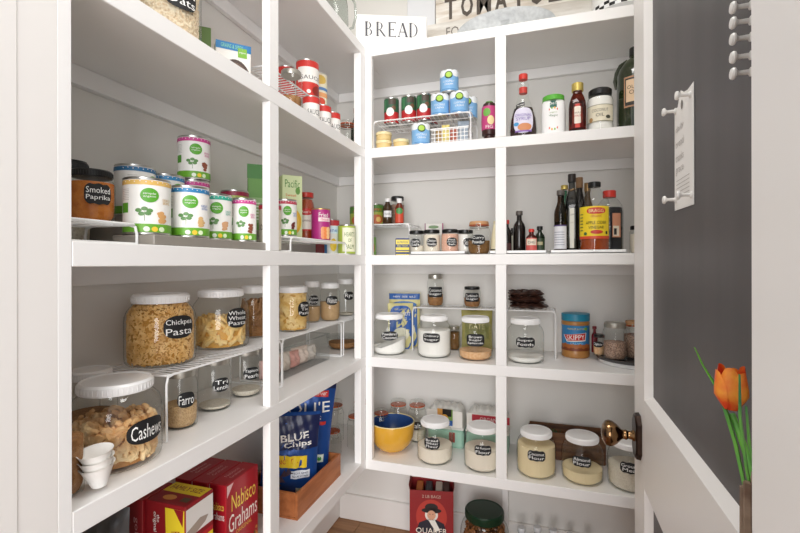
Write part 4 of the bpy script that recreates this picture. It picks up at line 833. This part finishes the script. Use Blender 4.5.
def sau(d, R, H, hc):
    d.rect(-hc, hc, .005, H-.005, P('#cf352e'), 1); d.rect(-hc*.35, hc*.5, H*.42, H*.80, P('#eeebe6'), 2); d.txt('SAUCE', hc*.05, H*.54, hc*.6, H*.1, P('#4a4a4a'), 3); d.ell(hc*.3, H*.22, hc*.22, H*.14, P('#8a2018'), 3); d.ell(-hc*.02, H*.18, R*.18, H*.05, PAPER, 3)
can((-.765, 1.352), ZR, .078, .135, 'large red tomato sauce can on the rack, tallest of the red ones', sau, dx=10)
can((-.845, 1.345), ZR, .062, .125, 'plain red can at the back of the rack behind the silver-lidded jar', lambda d, R, H, hc: d.rect(-hc, hc, .005, H-.005, P('#c8302a'), 1))
def yel(d, R, H, hc): d.rect(-hc, hc, .005, H-.005, P('#e8e2c8'), 1); d.ell(0, H*.8, R*.7, H*.12, P('#d8b85a'), 2); d.rect(-hc, hc, H*.52, H*.6, P('#5a8ac0'), 2); d.ell(0, H*.22, R*.6, H*.1, P('#d8503a'), 2); d.rect(-hc, hc, H*.34, H*.46, P('#e8a870'), 2)
can((-.775, 1.450), ZR, .064, .135, 'cream and blue can on the rack right of the large red can', yel, dx=14)
p = L(291.5, .036); jar(p, S1, .064, .108, 'small glass jar with silver lid at the left of the red cans', None, 'silver', kind='straight', name='mason_jar'); content(p, S1, .029, .03, 'brown', 'brown_sugar', 'dark crumbs in the small silver-lidded upper jar')
def sm(d, R, H, hc): d.rect(-hc, hc, .004, H-.004, P('#eceae6'), 1); d.rect(-hc, hc, H*.72, H-.004, P('#c8302a'), 2); d.txt('SAUCE', R*.1, H*.38, R*1.5, H*.2, P('#3a3a3a'), 3); d.rect(-hc, hc, .004, H*.14, P('#c8302a'), 2)
for i, px in enumerate((311.5, 323.5, 333)):
    can(L(px, .050), S1, .054, .084, 'small white and red sauce can below the rack, %s of three' % ('left', 'middle', 'right')[i], sm, dx=14, group='small sauce cans under the rack')
p = (-.722, 1.588); clampjar(p, S1, .08, .112, 'clear glass clamp jar beside the corner post on the upper left shelf'); 
bottle((-.77, 1.79), S1, .05, .235, 'dark green bottle in the upper corner behind the frame post', TB, mat('green_bottle'), mat('rust_cap', '#8a4a3a', .5), .1, .5, None)

# ================================================================== LEFT UNIT, SHELF S2
rack(-.828, -.700, .475, .6175, S2, .040, 'low white wire rack under the paprika jar', 'x', pitch=.012)
p = L(92, .125); D = Wd(p, 39.5); jar(p, S2+.0405, D, .095, 'jar of orange smoked paprika with black lid on the low rack', ['Smoked', 'Paprika'], 'black', dx=16, lz=.52, lw=D*.60, lh=.036, kind='straight', name='spice_jar', ribs=True, shape=4, wav=.06)
content(p, S2+.0405, D/2*.955, .072, 'orange', 'paprika', 'orange paprika filling its black-lidded jar', 'spice')
p = (-.864, .618); jar(p, S2, .060, .165, 'grey jar with black ribbed lid behind the paprika', None, 'black', kind='straight', name='spice_jar', ribs=True); content(p, S2, .0285, .11, 'pale', 'grey_spice', 'pale spice in the jar behind the paprika', 'spice')
RS = mat('grey_riser', '#8c867e', .35)
t = root('step_riser', 'low grey stepped riser under the organic bean cans', 'riser', (0, 0, S2), 0); MB().box(-.765, -.664, .621, 1.010, 0, .020, RS, bev=.002).build('front_step', t); MB().box(-.905, -.7655, .655, 1.075, 0, .064, RS, bev=.002).build('back_step', t)
def bean(band, dots='#ffffff', food='#c98a4a', title=('KIDNEY', 'BEANS'), tcol='#3a6ab0'):
    def f(d, R, H, hc):
        d.rect(-hc, hc, .005, H-.005, mat('can_white', '#f1f0ec', .4), 1); d.rect(-hc, hc, H*.865, H-.006, P(band), 2); d.rect(-hc, hc, .005, H*.19, P('#6aaa2e'), 2)
        for i in range(14): d.ell(-R*1.5+i*R*.23, H*.912+.0015*(i % 2), .0011, .0011, P('#f0e6ea'), 3, n=6)
        d.ell(R*.02, H*.685, R*.37, H*.125, P('#56a32a'), 3); d.txt('simple', R*.02, H*.71, R*.5, H*.045, PAPER, 4); d.txt('organic', R*.02, H*.66, R*.5, H*.04, PAPER, 4)
        d.txt(title[0], R*.78, H*.62, R*.46, H*.045, P(tcol), 3); d.txt(title[1], R*.78, H*.565, R*.4, H*.045, P(tcol), 3)
        for i, (a, b) in enumerate(((-.42, .42), (-.18, .45), (.02, .42), (-.3, .36), (-.05, .37))): d.ell(R*a, H*b, R*.13, H*.035, P('#5a8a4a'), 3, n=8)
        d.rect(-R*.2, -R*.17, H*.24, H*.40, P('#8aa07a'), 3)
        rnd = random.Random(int(R*1e5))
        for i in range(14): d.ell(R*(.42+.26*rnd.random()), H*(.22+.17*rnd.random()), R*.12, H*.03, P(food), 3+i*.05, n=8)
        for a, c in ((-.1, '#e8f0e0'), (.22, '#f0c840'), (.52, '#dff0c8')): d.ell(R*a, H*.10, R*.13, H*.045, P(c), 3, n=10)
        d.rect(-R*1.35, -R*.9, H*.38, H*.55, P('#4f9a2a'), 2)
        for i in range(7): d.rect(-R*1.3, -R*.85, H*(.6+.03*i), H*(.608+.03*i), P('#b8b8b4'), 2)
    return f
g = 'organic bean cans on the riser'; FZ = S2+.0205; BZ = S2+.0645
can(L(147.5, .074), FZ, .083, .108, 'white organic can with yellow top band, frontmost on the left shelf', bean('#e0b45a', food='#d8a468', title=('', '')) if 0 else bean('#dfb765', food='#d8a468', title=('GARBANZO', 'BEANS'), tcol='#c8a050'), dx=4, group=g)
can(L(189.3, .062), FZ, .080, .108, 'white organic can with blue top band between the yellow and teal ones', bean('#2f7fb4', food='#d6b078', title=('GREAT', 'NORTHERN')), dx=2, group=g)
can(L(215.5, .078), FZ, .074, .108, 'white organic can with teal top band, front row', bean('#2ea58e', food='#d2a27a', title=('CANNELLINI', 'BEANS'), tcol='#2ea58e'), dx=3, group=g)
can(L(243.5, .057), FZ, .062, .108, 'white organic can with pink top band at the right of the front row', bean('#c6428c', food='#8a4a34', title=('RED', 'BEANS'), tcol='#c6428c'), dx=0, group=g)
can(L(135.5, .168), BZ, .078, .108, 'white organic can with dark blue band at the back left', bean('#2a6f9e'), dx=55, group=g)
can(L(166, .185), BZ, .080, .108, 'white organic can with blue band half hidden behind the yellow-banded one', bean('#3588be'), dx=40, group=g)
can(L(193.5, .175), BZ, .076, .108, 'white organic can with pink band, lower of the stack of two', bean('#c6428c', food='#8a4a34'), dx=10, group=g)
can(L(194.3, .175), BZ+.1082, .076, .108, 'white organic can with pink band standing on top of another', bean('#c6428c', food='#8a4a34', title=('PINTO', 'BEANS'), tcol='#c6428c'), dx=5, group=g)
can(L(235, .175), BZ, .076, .108, 'dark red banded can behind the teal and pink ones', lambda d, R, H, hc: (d.rect(-hc, hc, .005, H-.005, P('#a7b55a'), 1), d.rect(-hc, hc, H*.85, H-.005, P('#8e2440'), 2), d.rect(-hc, hc, H*.62, H*.7, P('#e8e0c8'), 2)), group=g)
can((-.708, 1.045), S2, .060, .130, 'cream labelled can tucked behind the frame post', lambda d, R, H, hc: (d.rect(-hc, hc, .005, H-.005, P('#e3dcc8'), 1), d.rect(-hc, hc, H*.88, H-.005, P('#c03a4a'), 2), d.txt('SOUP', -R*.3, H*.5, R*.9, H*.12, P('#6a5a4a'), 3)), dx=-20)
p = (-.864, 1.200); carton(p, S2+.0455, .052, .045, .195, face(p, 4), 'tall green broth carton at the back beside the frame post', P('#5f9140'), lambda d: (d.rect(-.029, .029, .05, .13, P('#8aae70'), 1), [d.rect(-.02, .02, .06+.01*i, .064+.01*i, P('#dfe6d4'), 2) for i in range(6)], d.rect(-.029, .029, .19, .235, P('#3f7a34'), 1)), name='broth_carton', cat='carton')
rack(-.895, -.672, 1.09, 1.462, S2, .045, 'low white wire rack under the pasta sauce and broth', 'y', pitch=.02)
Z = S2+.0455
can((-.711, 1.128), Z, .064, .108, 'white organic can with dark pink band just right of the frame post', bean('#b83a50', food='#6a2a24'), dx=8, group=g)
def pac(d):
    d.rect(-.033, .033, 0, .215, P('#d5e0b0'), 1); d.txt('Pacific', 0, .188, .05, .026, P('#4f8a3a'), 2); d.ell(.004, .062, .026, .042, P('#e2ae34'), 2); d.ell(.004, .060, .018, .03, P('#f0c860'), 3); d.txt('Sweet', -.005, .150, .036, .009, P('#d8702c'), 2); d.txt('Potato', -.005, .135, .036, .009, P('#d8702c'), 2); d.txt('Soup', -.005, .120, .03, .009, P('#d8702c'), 2); d.ell(.018, .165, .008, .012, P('#6a9a4a'), 2)
p = L(290, .155); carton(p, Z, .066, .06, .216, face(p, 16), 'cream and green soup carton with a yellow bowl picture', P('#c8d49a'), pac, name='soup_carton', cat='carton')
def psd(d, R, H):
    d.rect(-R*1.2, R*1.2, H*.22, H*.62, P('#efeae0'), 1); d.ell(0, H*.60, R*.8, H*.07, P('#c8302c'), 2); d.txt("Rao's", 0, H*.6, R*1.0, H*.05, PAPER, 3); d.txt('ROMANO', 0, H*.42, R*1.0, H*.04, P('#6a4a3a'), 3); d.rect(-R*1.2, R*1.2, H*.22, H*.25, P('#c8302c'), 2)
bottle(L(306.3, .155), Z, .062, .178, 'jar of red pasta sauce with red lid on the low rack', [(.9, 0), (1, .03), (1, .68), (.9, .78), (.72, .86), (.72, .92)], GL, mat('red_lid', '#c3342c', .35), .10, .85, psd, liquid=(mat('tomato_sauce', '#a8401c', .35), .86), name='pasta_sauce_jar', cat='jar')
def mag(d, R, H, hc): d.rect(-hc, hc, .004, H-.004, P('#b02a7c'), 1); d.txt("Fried", R*.35, H*.80, R*1.0, H*.13, PAPER, 3); d.rect(-R*.2, R*1.2, H*.6, H*.72, P('#f0d8dc'), 2); d.txt('Onions', R*.5, H*.66, R*.9, H*.07, P('#c03a4a'), 3); [d.ell(R*(.3+.3*(i % 3)), H*(.15+.1*(i//3)), R*.25, H*.09, P(('#f0a070', '#e88a50', '#f4c890')[i % 3]), 3+.1*i) for i in range(9)]
can(L(321, .085), Z, .066, .114, 'magenta can of fried onions on the low rack', mag, top=mat('gold_tin', '#c8a868', .35, .8), dx=-4)
p = (-.865, 1.655); carton(p, S2, .06, .045, .195, face(p), 'dark red box in the corner behind the magenta can', P('#8a1e22'), lambda d: (d.rect(-.03, .03, .175, .195, P('#5a3a28'), 1), d.ell(0, .15, .02, .016, P('#d8603a'), 1)))
def zoe(d, R, H, hc): d.rect(-hc, hc, .004, H-.004, P('#e4e6e4'), 1); d.rect(-hc, hc, H*.6, H*.8, P('#d8ecf6'), 2); d.txt('June', 0, H*.68, R*1.5, H*.14, P('#2f7fc0'), 3); d.rect(-hc, hc, H*.82, H-.004, P('#b8343a'), 2); d.ell(R*.2, H*.28, R*.45, H*.18, P('#e6c43a'), 3); d.rect(-hc, -R*.7, .004, H*.8, P('#4a8ac8'), 2)
can((-.757, 1.522), S2, .056, .135, 'narrow blue and white can with lemon picture beside the hearts of palm', zoe)
def palm(d, R, H, hc): d.rect(-hc, hc, .004, H-.004, P('#a8be4c'), 1); d.rect(-R*.5, R*1.2, .012, H*.9, P('#e8e8cc'), 2); d.txt('HEARTS', R*.35, H*.68, R*1.2, H*.15, P('#5a7a2c'), 3); d.txt('OF', R*.35, H*.48, R*.4, H*.12, P('#5a7a2c'), 3); d.txt('PALM', R*.35, H*.27, R*1.0, H*.15, P('#5a7a2c'), 3)
can((-.694, 1.520), S2, .066, .112, 'lime green can reading HEARTS OF PALM beside the corner post', palm)

# ================================================================== LEFT UNIT, SHELF S3
RH = .1384
rack(-.902, -.723, .706, 1.125, S3, RH, 'white wire rack holding large pasta jars on the left middle shelf', 'y')
rack(-.890, -.739, 1.153, 1.565, S3, RH, 'white wire rack above the clear bin', 'y')
rack(-.890, -.739, 1.585, 1.86, S3, RH, 'white wire rack deep in the corner of the middle shelf', 'y')
ZR = S3+RH
p = L(116, .098); D = .152; jar(p, S3, D, .151, 'large white-lidded jar half full of cashews at the front of the left shelf', ['Cashews'], dx=40, lz=.43, lw=.078, lh=.043, name='storage_jar', group='white-lidded glass jars', ribs=True)
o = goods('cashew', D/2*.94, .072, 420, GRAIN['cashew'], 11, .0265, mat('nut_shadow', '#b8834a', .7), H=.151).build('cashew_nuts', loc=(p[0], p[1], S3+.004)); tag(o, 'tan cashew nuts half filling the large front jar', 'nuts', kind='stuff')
p2 = (-.876, .663); jar(p2, S3, .096, .150, 'white-lidded jar hidden behind the cashew jar', None, name='storage_jar', group='white-lidded glass jars', ribs=True); content(p2, S3, .046, .06, 'brown', 'brown_nuts', 'brown contents of the jar hidden behind the cashews')
p3 = (-.718, .499); jar(p3, S3, .056, .098, 'small jar of brown powder at the left end of the middle shelf', None, None, kind='straight', name='spice_jar'); content(p3, S3, .0265, .09, 'brown', 'brown_powder', 'brown powder in the small jar at the shelf end')
# white paper filters
t = root('paper_cup_stack', 'stack of white paper liners in front of the cashew jar', 'paper liners', (-.679, .529, S3), 0)
for k in range(3):
    mb = MB(); pr = [(.011, .0), (.017, .016), (.024, .034), (.0255, .036), (.0235, .0345), (.0165, .0165), (.0105, .001)]
    M = Matrix.Translation((0, 0, .0065)) @ Matrix.Rotation(radians(7), 4, 'X') @ Matrix.Translation((0, 0, .0115*k))
    vs0 = len(mb.v); mb.lathe(pr, PAPER, 48, M); mb.f.pop(); mb.fm.pop(); mb.build('paper_liner', t)
# jars under the rack
for px, s, D, H, cn, fl, lines, l, lab, d_ in ((181, .118, .068, .131, 'farro', .052, ['Farro'], 'glass jar of tan grain labelled Farro behind the rack leg', 'tan farro grain in the jar behind the rack leg', 18),
                                    (214.5, .133, .078, .131, 'pale', .012, ['Tri', 'Lentils'], 'nearly empty glass jar with black label under the rack, middle of three', 'thin layer of pale grain in the middle jar under the rack', 24),
                                    (246, .130, .080, .131, 'pale', .018, ['Tapioca', 'Pearls'], 'glass jar with black label under the rack beside the frame post', 'thin layer of pale pearls in the jar beside the frame post', 22)):
    p = L(px, s); jar(p, S3, D, H, l, lines, 'silver', dx=d_, lz=.50, lw=D*.56, lh=.034, kind='straight', name='storage_jar'); content(p, S3, D/2*.95, fl, cn, 'dry_grain', lab)
# jars on the racks
p = L(161, .176); D = .148; jar(p, ZR, D, .158, 'large white-lidded jar full of small brown pasta on the wire rack', ['Chickpea', 'Pasta'], dx=30, lz=.55, lw=.070, lh=.050, name='storage_jar', group='white-lidded glass jars', ribs=True)
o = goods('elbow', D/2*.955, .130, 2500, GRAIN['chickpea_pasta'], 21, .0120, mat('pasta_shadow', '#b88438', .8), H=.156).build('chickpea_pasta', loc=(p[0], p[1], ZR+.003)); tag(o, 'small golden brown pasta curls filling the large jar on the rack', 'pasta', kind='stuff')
p = L(221, .180); D = .146; jar(p, ZR, D, .157, 'large white-lidded jar half full of pale tube pasta on the wire rack', ['Whole', 'Wheat', 'Pasta'], dx=34, lz=.53, lw=.060, lh=.052, name='storage_jar', group='white-lidded glass jars', ribs=True)
o = goods('tube', D/2*.94, .070, 160, GRAIN['pasta'], 31, .034, mat('pasta_core', '#d6a450', .7), H=.157).build('tube_pasta', loc=(p[0], p[1], ZR+.004)); tag(o, 'pale tube pasta half filling its jar on the rack', 'pasta', kind='stuff')
p = (-.850, 1.168); jar(p, ZR, .088, .158, 'white-lidded jar of brown noodles beside the frame post on the rack', None, name='storage_jar', kind='straight'); o = goods('tube', .040, .10, 240, GRAIN['noodle'], 41, .03).build('brown_noodles', loc=(p[0], p[1], ZR+.003)); tag(o, 'brown whole grain noodles in the jar beside the frame post', 'pasta', kind='stuff')
p = L(293, .150); D = .108; jar(p, ZR, D, .150, 'white-lidded jar of bow tie pasta just right of the frame post', ['Bow', 'Tie', 'Pasta'], dx=44, lz=.5, lw=.052, lh=.05, name='storage_jar', kind='straight', group='white-lidded glass jars')
o = goods('bow', D/2*.93, .128, 420, GRAIN['pasta'], 51, .026, mat('pasta_core')).build('bow_tie_pasta', loc=(p[0], p[1], ZR+.004)); tag(o, 'golden bow tie pasta filling its jar', 'pasta', kind='stuff')
for px, s, D, H, cn, fl, lines, l, lab, d_ in ((312, .195, .064, .158, 'farro', .06, ['Quinoa', 'Rice'], 'white-lidded slim jar second in the row right of the frame post', 'tan rice in the slim jar second in the row', 12),
                                    (330, .148, .080, .150, 'farro', .075, ['Walnuts'], 'white-lidded jar of pale nuts third in the row right of the frame post', 'pale nut pieces in the jar third in the row', 12),
                                    (345.5, .160, .074, .160, 'pale', .012, ['Rye'], 'nearly empty white-lidded jar last in the row toward the corner', 'thin layer of pale grain in the jar nearest the corner', 26)):
    p = L(px, s); jar(p, ZR, D, H, l, lines, dx=d_, lz=.55, lw=D*.62, lh=.036, kind='straight', name='storage_jar', group='white-lidded glass jars'); content(p, ZR, D/2*.95, fl, cn, 'dry_grain', lab)
# clear bin
t = root('clear_bin', 'clear acrylic bin of packets under the rack on the left middle shelf', 'bin', (-.825, 1.35, S3), 0); X, Y, H = .058, .170, .098
mb = MB(); th_ = .002
mb.add([(-X, -Y, 0), (X, -Y, 0), (X, Y, 0), (-X, Y, 0), (-X, -Y, H), (X, -Y, H), (X, Y, H), (-X, Y, H)], [[3, 2, 1, 0], [0, 1, 5, 4], [1, 2, 6, 5], [2, 3, 7, 6], [3, 0, 4, 7]], ACR); mb.build('bin_walls', t)
mb = MB(); 
mb.tube([(X, -Y, H), (X, Y, H), (-X, Y, H), (-X, -Y, H)], .002, glass('acrylic_rim', '#f2f4f4', '#d5d9d9', 1.5, .1), 6, True); mb.build('rim', t)
for i, (y, c, l) in enumerate(((1.215, '#e2b6b0', 'pale pink packet at the near end of the clear bin'), (1.275, '#d9cbbd', 'beige packet second in the clear bin'), (1.335, '#de9f92', 'rosy packet in the middle of the clear bin'), (1.395, '#e6d2c4', 'cream packet fourth in the clear bin'), (1.455, '#cfc6bc', 'grey beige packet at the far end of the clear bin'))):
    pouch((-.825, y), S3+.003, .09, .058+.006*(i % 2), .045, radians(80), l, P(c), name='food_packet', cat='packet', seed=i+20, crump=.003, group='packets in the clear bin')
t = root('glass_dish', 'round glass dish of brown contents in the corner under the rack', 'dish', (-.815, 1.745, S3), 0); R = .068
MB().shell([(R*.8, 0), (R*.95, .006), (R, .03), (R*1.03, .046)], GL, 40).build('glass_body', t)
MB().lathe([(R*1.05, .046), (R*1.07, .05), (R*1.05, .054), (0, .055)], ACR, 40).build('lid', t)
content((-.815, 1.745), S3, R*.93, .028, 'brown', 'brown_crumble', 'brown contents of the round glass dish')

# ================================================================== LEFT UNIT, SHELF S4
NR = mat('cracker_red', '#a51a26', .35)
def nab(k=1):
    def f(d):
        d.rect(-.060, .060, .003, .243, NR, 1); d.txt('Nabisco', .004, .195, .092, .040, P('#f2d45a'), 2); d.txt('Grahams', .002, .148, .108, .042, P('#f1ece4'), 2); d.txt('ORIGINAL', .004, .118, .06, .010, P('#e0b24a'), 2); d.poly([(-.058, .243), (-.035, .243), (-.058, .215)], P('#e8c0c0'), 2)
        for i in range(60):
            r = random.Random(i); u = .062-.055*r.random(); v = .005+.095*r.random()*(1-(.062-u)/.06); d.ell(u-.004, v, .004, .004, P(('#a8702c', '#c8924a', '#7a4a1c')[i % 3]), 2+.01*i, n=6)
    return f
def nabside(d): d.txt('Nabisco', -.0, .195, .036, .018, P('#f2d45a'), 2); d.txt('Grahams', -.0, .172, .038, .018, P('#f1ece4'), 2); [d.rect(-.015, .015, .13-.02*i, .132-.02*i, P('#e0b0b0'), 2) for i in range(4)]
def nabtop(d): d.txt('Nabisco', .0, .008, .05, .009, P('#d8a0a0'), 2); d.txt('Grahams', .0, -.006, .05, .009, P('#d8a0a0'), 2)
nl = ('red graham cracker box facing out on the lower left shelf, frontmost', 'red graham cracker box behind the frontmost one', 'red graham cracker box closest to the left wall')
for i in range(3):
    x = -.7245-.0495*i; y = .917-.002*i
    mb = MB(); w, dd, h = .122, .047, .246; mb.box(-w/2, w/2, -dd/2, dd/2, 0, h, NR, bev=.0015)
    nab()(Dec(mb, flat(-dd/2))); nabside(Dec(mb, lambda u, v, l: (-w/2-l, -u, v))); nabtop(Dec(mb, lambda u, v, l: (u, v, h+l)))
    tag(mb.build('cracker_box', loc=(x, y, S4), rz=pi/2), nl[i], 'box', 'red graham cracker boxes')
YW = P('#e9cf2e'); DR = P('#8e1820')
def cbox(xy, w, dd, h, label, extra=True):
    mb = MB(); mb.box(-w/2, w/2, -dd/2, dd/2, 0, h, DR, bev=.0015)
    f = Dec(mb, flat(-dd/2)); f.poly([(w*.08, .003), (w*.48, .003), (w*.48, h*.97), (0, h*.97)], YW, 1); f.poly([(w*.22, h*.97), (w*.46, h*.97), (w*.44, h*.84)], DR, 2); f.txt('original', -w*.28, h*.83, .010, .045, PAPER, 2) if 0 else f.txt('original', -w*.26, h*.84, .042, .011, PAPER, 2, -90); f.txt('the', -w*.17, h*.87, .016, .008, PAPER, 2, -90); f.txt('FAMILY', w*.3, h*.7, .05, .022, DR, 2, -80)
    s = Dec(mb, lambda u, v, l: (w/2+l, u, v)); s.rect(-dd*.48, dd*.48, h*.74, h*.97, P('#e8e4e0'), 1); s.poly([(-dd*.48, h*.70), (dd*.2, h*.78), (dd*.3, h*.82), (0, h*.84), (-dd*.48, h*.79)], P('#a8988c'), 2); s.rect(-dd*.48, dd*.48, h*.60, h*.70, P('#b8202a'), 1); s.rect(-dd*.48, dd*.48, h*.3, h*.66, YW, 1.2)
    t_ = Dec(mb, lambda u, v, l: (u, v, h+l)); t_.rect(-w*.48, w*.48, dd*.02, dd*.48, YW, 1); t_.txt('FAMILY SIZE', 0, dd*.25, w*.8, dd*.2, DR, 2); t_.ell(-w*.1, -dd*.22, w*.16, dd*.12, P('#d8904a'), 2); t_.rect(w*.2, w*.4, -dd*.32, -dd*.12, P('#5a4a34'), 2)
    return tag(mb.build('cracker_box', loc=(xy[0], xy[1], S4)), label, 'box', 'red and yellow cracker boxes')
cbox((-.7525, .772), .105, .082, .262, 'red and yellow family size cracker box left of the graham crackers')
carton((-.842, .765), S4, .070, .082, .262, 0, 'dark red box standing against the wall behind the family size box', DR, lambda d: d.txt('gold', .018, .2, .05, .014, P('#d8a0a0'), 1, -90), name='cracker_box', group='red and yellow cracker boxes')
pouch((-.835, .655), S4, .11, .28, .045, .35, 'dark grey crumpled bag at the left end of the lower shelf', mat('grey_foil', '#5c5e62', .35, .3), seed=14, crump=.004)
# tray with chip bags
TRW = mat('red_brown_wood', '#a05c30', .45, col2='#b87040', scale=5, kind='wave', noise=(10, 1.5, 10), bump=.05)
t = root('wooden_tray', 'reddish brown wooden tray of blue chip bags on the lower left shelf', 'tray', (-.79, 1.305, S4), 0); X, Y, H = .100, .150, .078
MB().box(-X, X, -Y, Y, 0, .007, TRW).build('bottom_board', t)
for s in (-1, 1):
    MB().box(s*X-(.01 if s > 0 else 0), s*X+(0 if s > 0 else .01), -Y, Y, .0072, H, TRW, bev=.0012).build('side_board', t)
    MB().box(-X+.0102, X-.0102, s*Y-(.01 if s > 0 else 0), s*Y+(0 if s > 0 else .01), .0072, H, TRW, bev=.0012).build('end_board', t)
BB = mat('blue_foil', '#1c4a92', .3, .25); NV = P('#16204a', .35)
def chip1(d, w, h):
    d.rect(-w*.49, w*.49, h*.58, h*.97, NV, 1); d.txt('BLUE', w*.06, h*.73, w*.50, h*.085, PAPER, 3, 6, bold=.02); d.txt('Chips', w*.12, h*.64, w*.5, h*.08, PAPER, 3, 4, bold=.02)
    d.poly([(-w*.48, h*.54), (w*.30, h*.50), (w*.22, h*.44), (w*.30, h*.36), (-w*.48, h*.40)], P('#f0cf2c'), 3); d.txt('BIGGER!', -w*.04, h*.455, w*.36, h*.055, P('#c8302c'), 4, 2)
    d.rect(w*.02, w*.36, h*.24, h*.335, P('#e2e6ee'), 3); d.txt('NON GMO', w*.19, h*.305, w*.28, h*.022, NV, 4); d.txt('BLUE CORN', w*.19, h*.27, w*.28, h*.022, NV, 4)
    for i in range(7): r = random.Random(i+3); u, v = -w*.42+w*.4*r.random(), h*(.12+.2*r.random()); d.poly([(u, v), (u+.03, v+.004), (u+.013, v+.026)], P('#4a3a48'), 3+.2*i)
    d.rect(w*.12, w*.30, h*.05, h*.12, P('#dfe8d8'), 3); d.ell(w*.21, h*.085, .008, .008, P('#4a9a4a'), 4, n=8)
def chip2(d, w, h):
    d.rect(w*.0, w*.35, h*.85, h*.91, P('#d0342c'), 3); d.txt('ORGANIC', w*.17, h*.88, w*.3, h*.03, PAPER, 4); d.txt("OLI'E", -w*.02, h*.74, w*.86, h*.11, PAPER, 3, 5); d.txt('Chips', .0, h*.635, w*.5, h*.08, PAPER, 3, 5); d.rect(w*.1, w*.36, h*.575, h*.61, P('#d0342c'), 3)
    d.rect(w*.2, w*.38, h*.2, h*.28, P('#dfe8d8'), 3); d.ell(w*.29, h*.24, .008, .008, P('#4a9a4a'), 4, n=8); d.rect(-w*.49, w*.49, h*.93, h*.985, NV, 2); d.ell(-w*.2, h*.4, w*.2, h*.1, P('#5a4a5a'), 3)
pouch((-.788, 1.262), S4+.0078, .185, .272, .060, radians(33), 'blue chip bag with yellow flash at the near end of the tray', BB, chip1, name='chip_bag', group='blue chip bags in the tray', seed=2, crump=.0022, tilt=3)
pouch((-.797, 1.365), S4+.0078, .175, .350, .055, radians(33), 'taller blue chip bag at the back of the tray', BB, chip2, name='chip_bag', group='blue chip bags in the tray', seed=6, crump=.0025, tilt=6)

# ================================================================== LIGHT, CAMERA
sc = bpy.context.scene
sc.cycles.max_bounces = 16; sc.cycles.diffuse_bounces = 8; sc.cycles.transparent_max_bounces = 48; sc.cycles.transmission_bounces = 12; sc.cycles.glossy_bounces = 4
w = bpy.data.worlds.new('World'); sc.world = w; w.use_nodes = True; w.node_tree.nodes['Background'].inputs[0].default_value = (.95, .97, 1, 1); w.node_tree.nodes['Background'].inputs[1].default_value = .75
def area(name, loc, rot, sx, sy, power, col):
    l = bpy.data.lights.new(name, 'AREA'); l.shape = 'RECTANGLE'; l.size = sx; l.size_y = sy; l.energy = power; l.color = col
    o = bpy.data.objects.new(name, l); C.objects.link(o); o.location = loc; o.rotation_euler = rot; return o
area('ceiling_light', (-.15, .66, 2.72), (0, 0, 0), .42, .42, 7.5, (1, .985, .96))
area('room_window_light', (.65, -3.0, 1.5), (radians(90), 0, radians(12)), 2.6, 2.3, 150, (1, .99, .985))
cam = bpy.data.cameras.new('camera'); co = bpy.data.objects.new('camera', cam); C.objects.link(co); sc.camera = co
co.location = (0, 0, CAMZ); co.rotation_mode = 'XYZ'; co.rotation_euler = (pi/2, 0, YAW)
co.matrix_world = Matrix.Translation((0, 0, CAMZ)) @ Matrix.Rotation(YAW, 4, 'Z') @ Matrix.Rotation(pi/2, 4, 'X') @ Matrix.Rotation(-.0017, 4, 'Z')
cam.sensor_width = 36; cam.lens = FPX/800*36; cam.shift_y = -(266.5-HOR)/800; cam.clip_start = .01
sc.view_settings.view_transform = 'Standard'; sc.view_settings.look = 'None'; sc.view_settings.gamma = 1; sc.view_settings.use_curve_mapping = False; sc.view_settings.exposure = 0.22
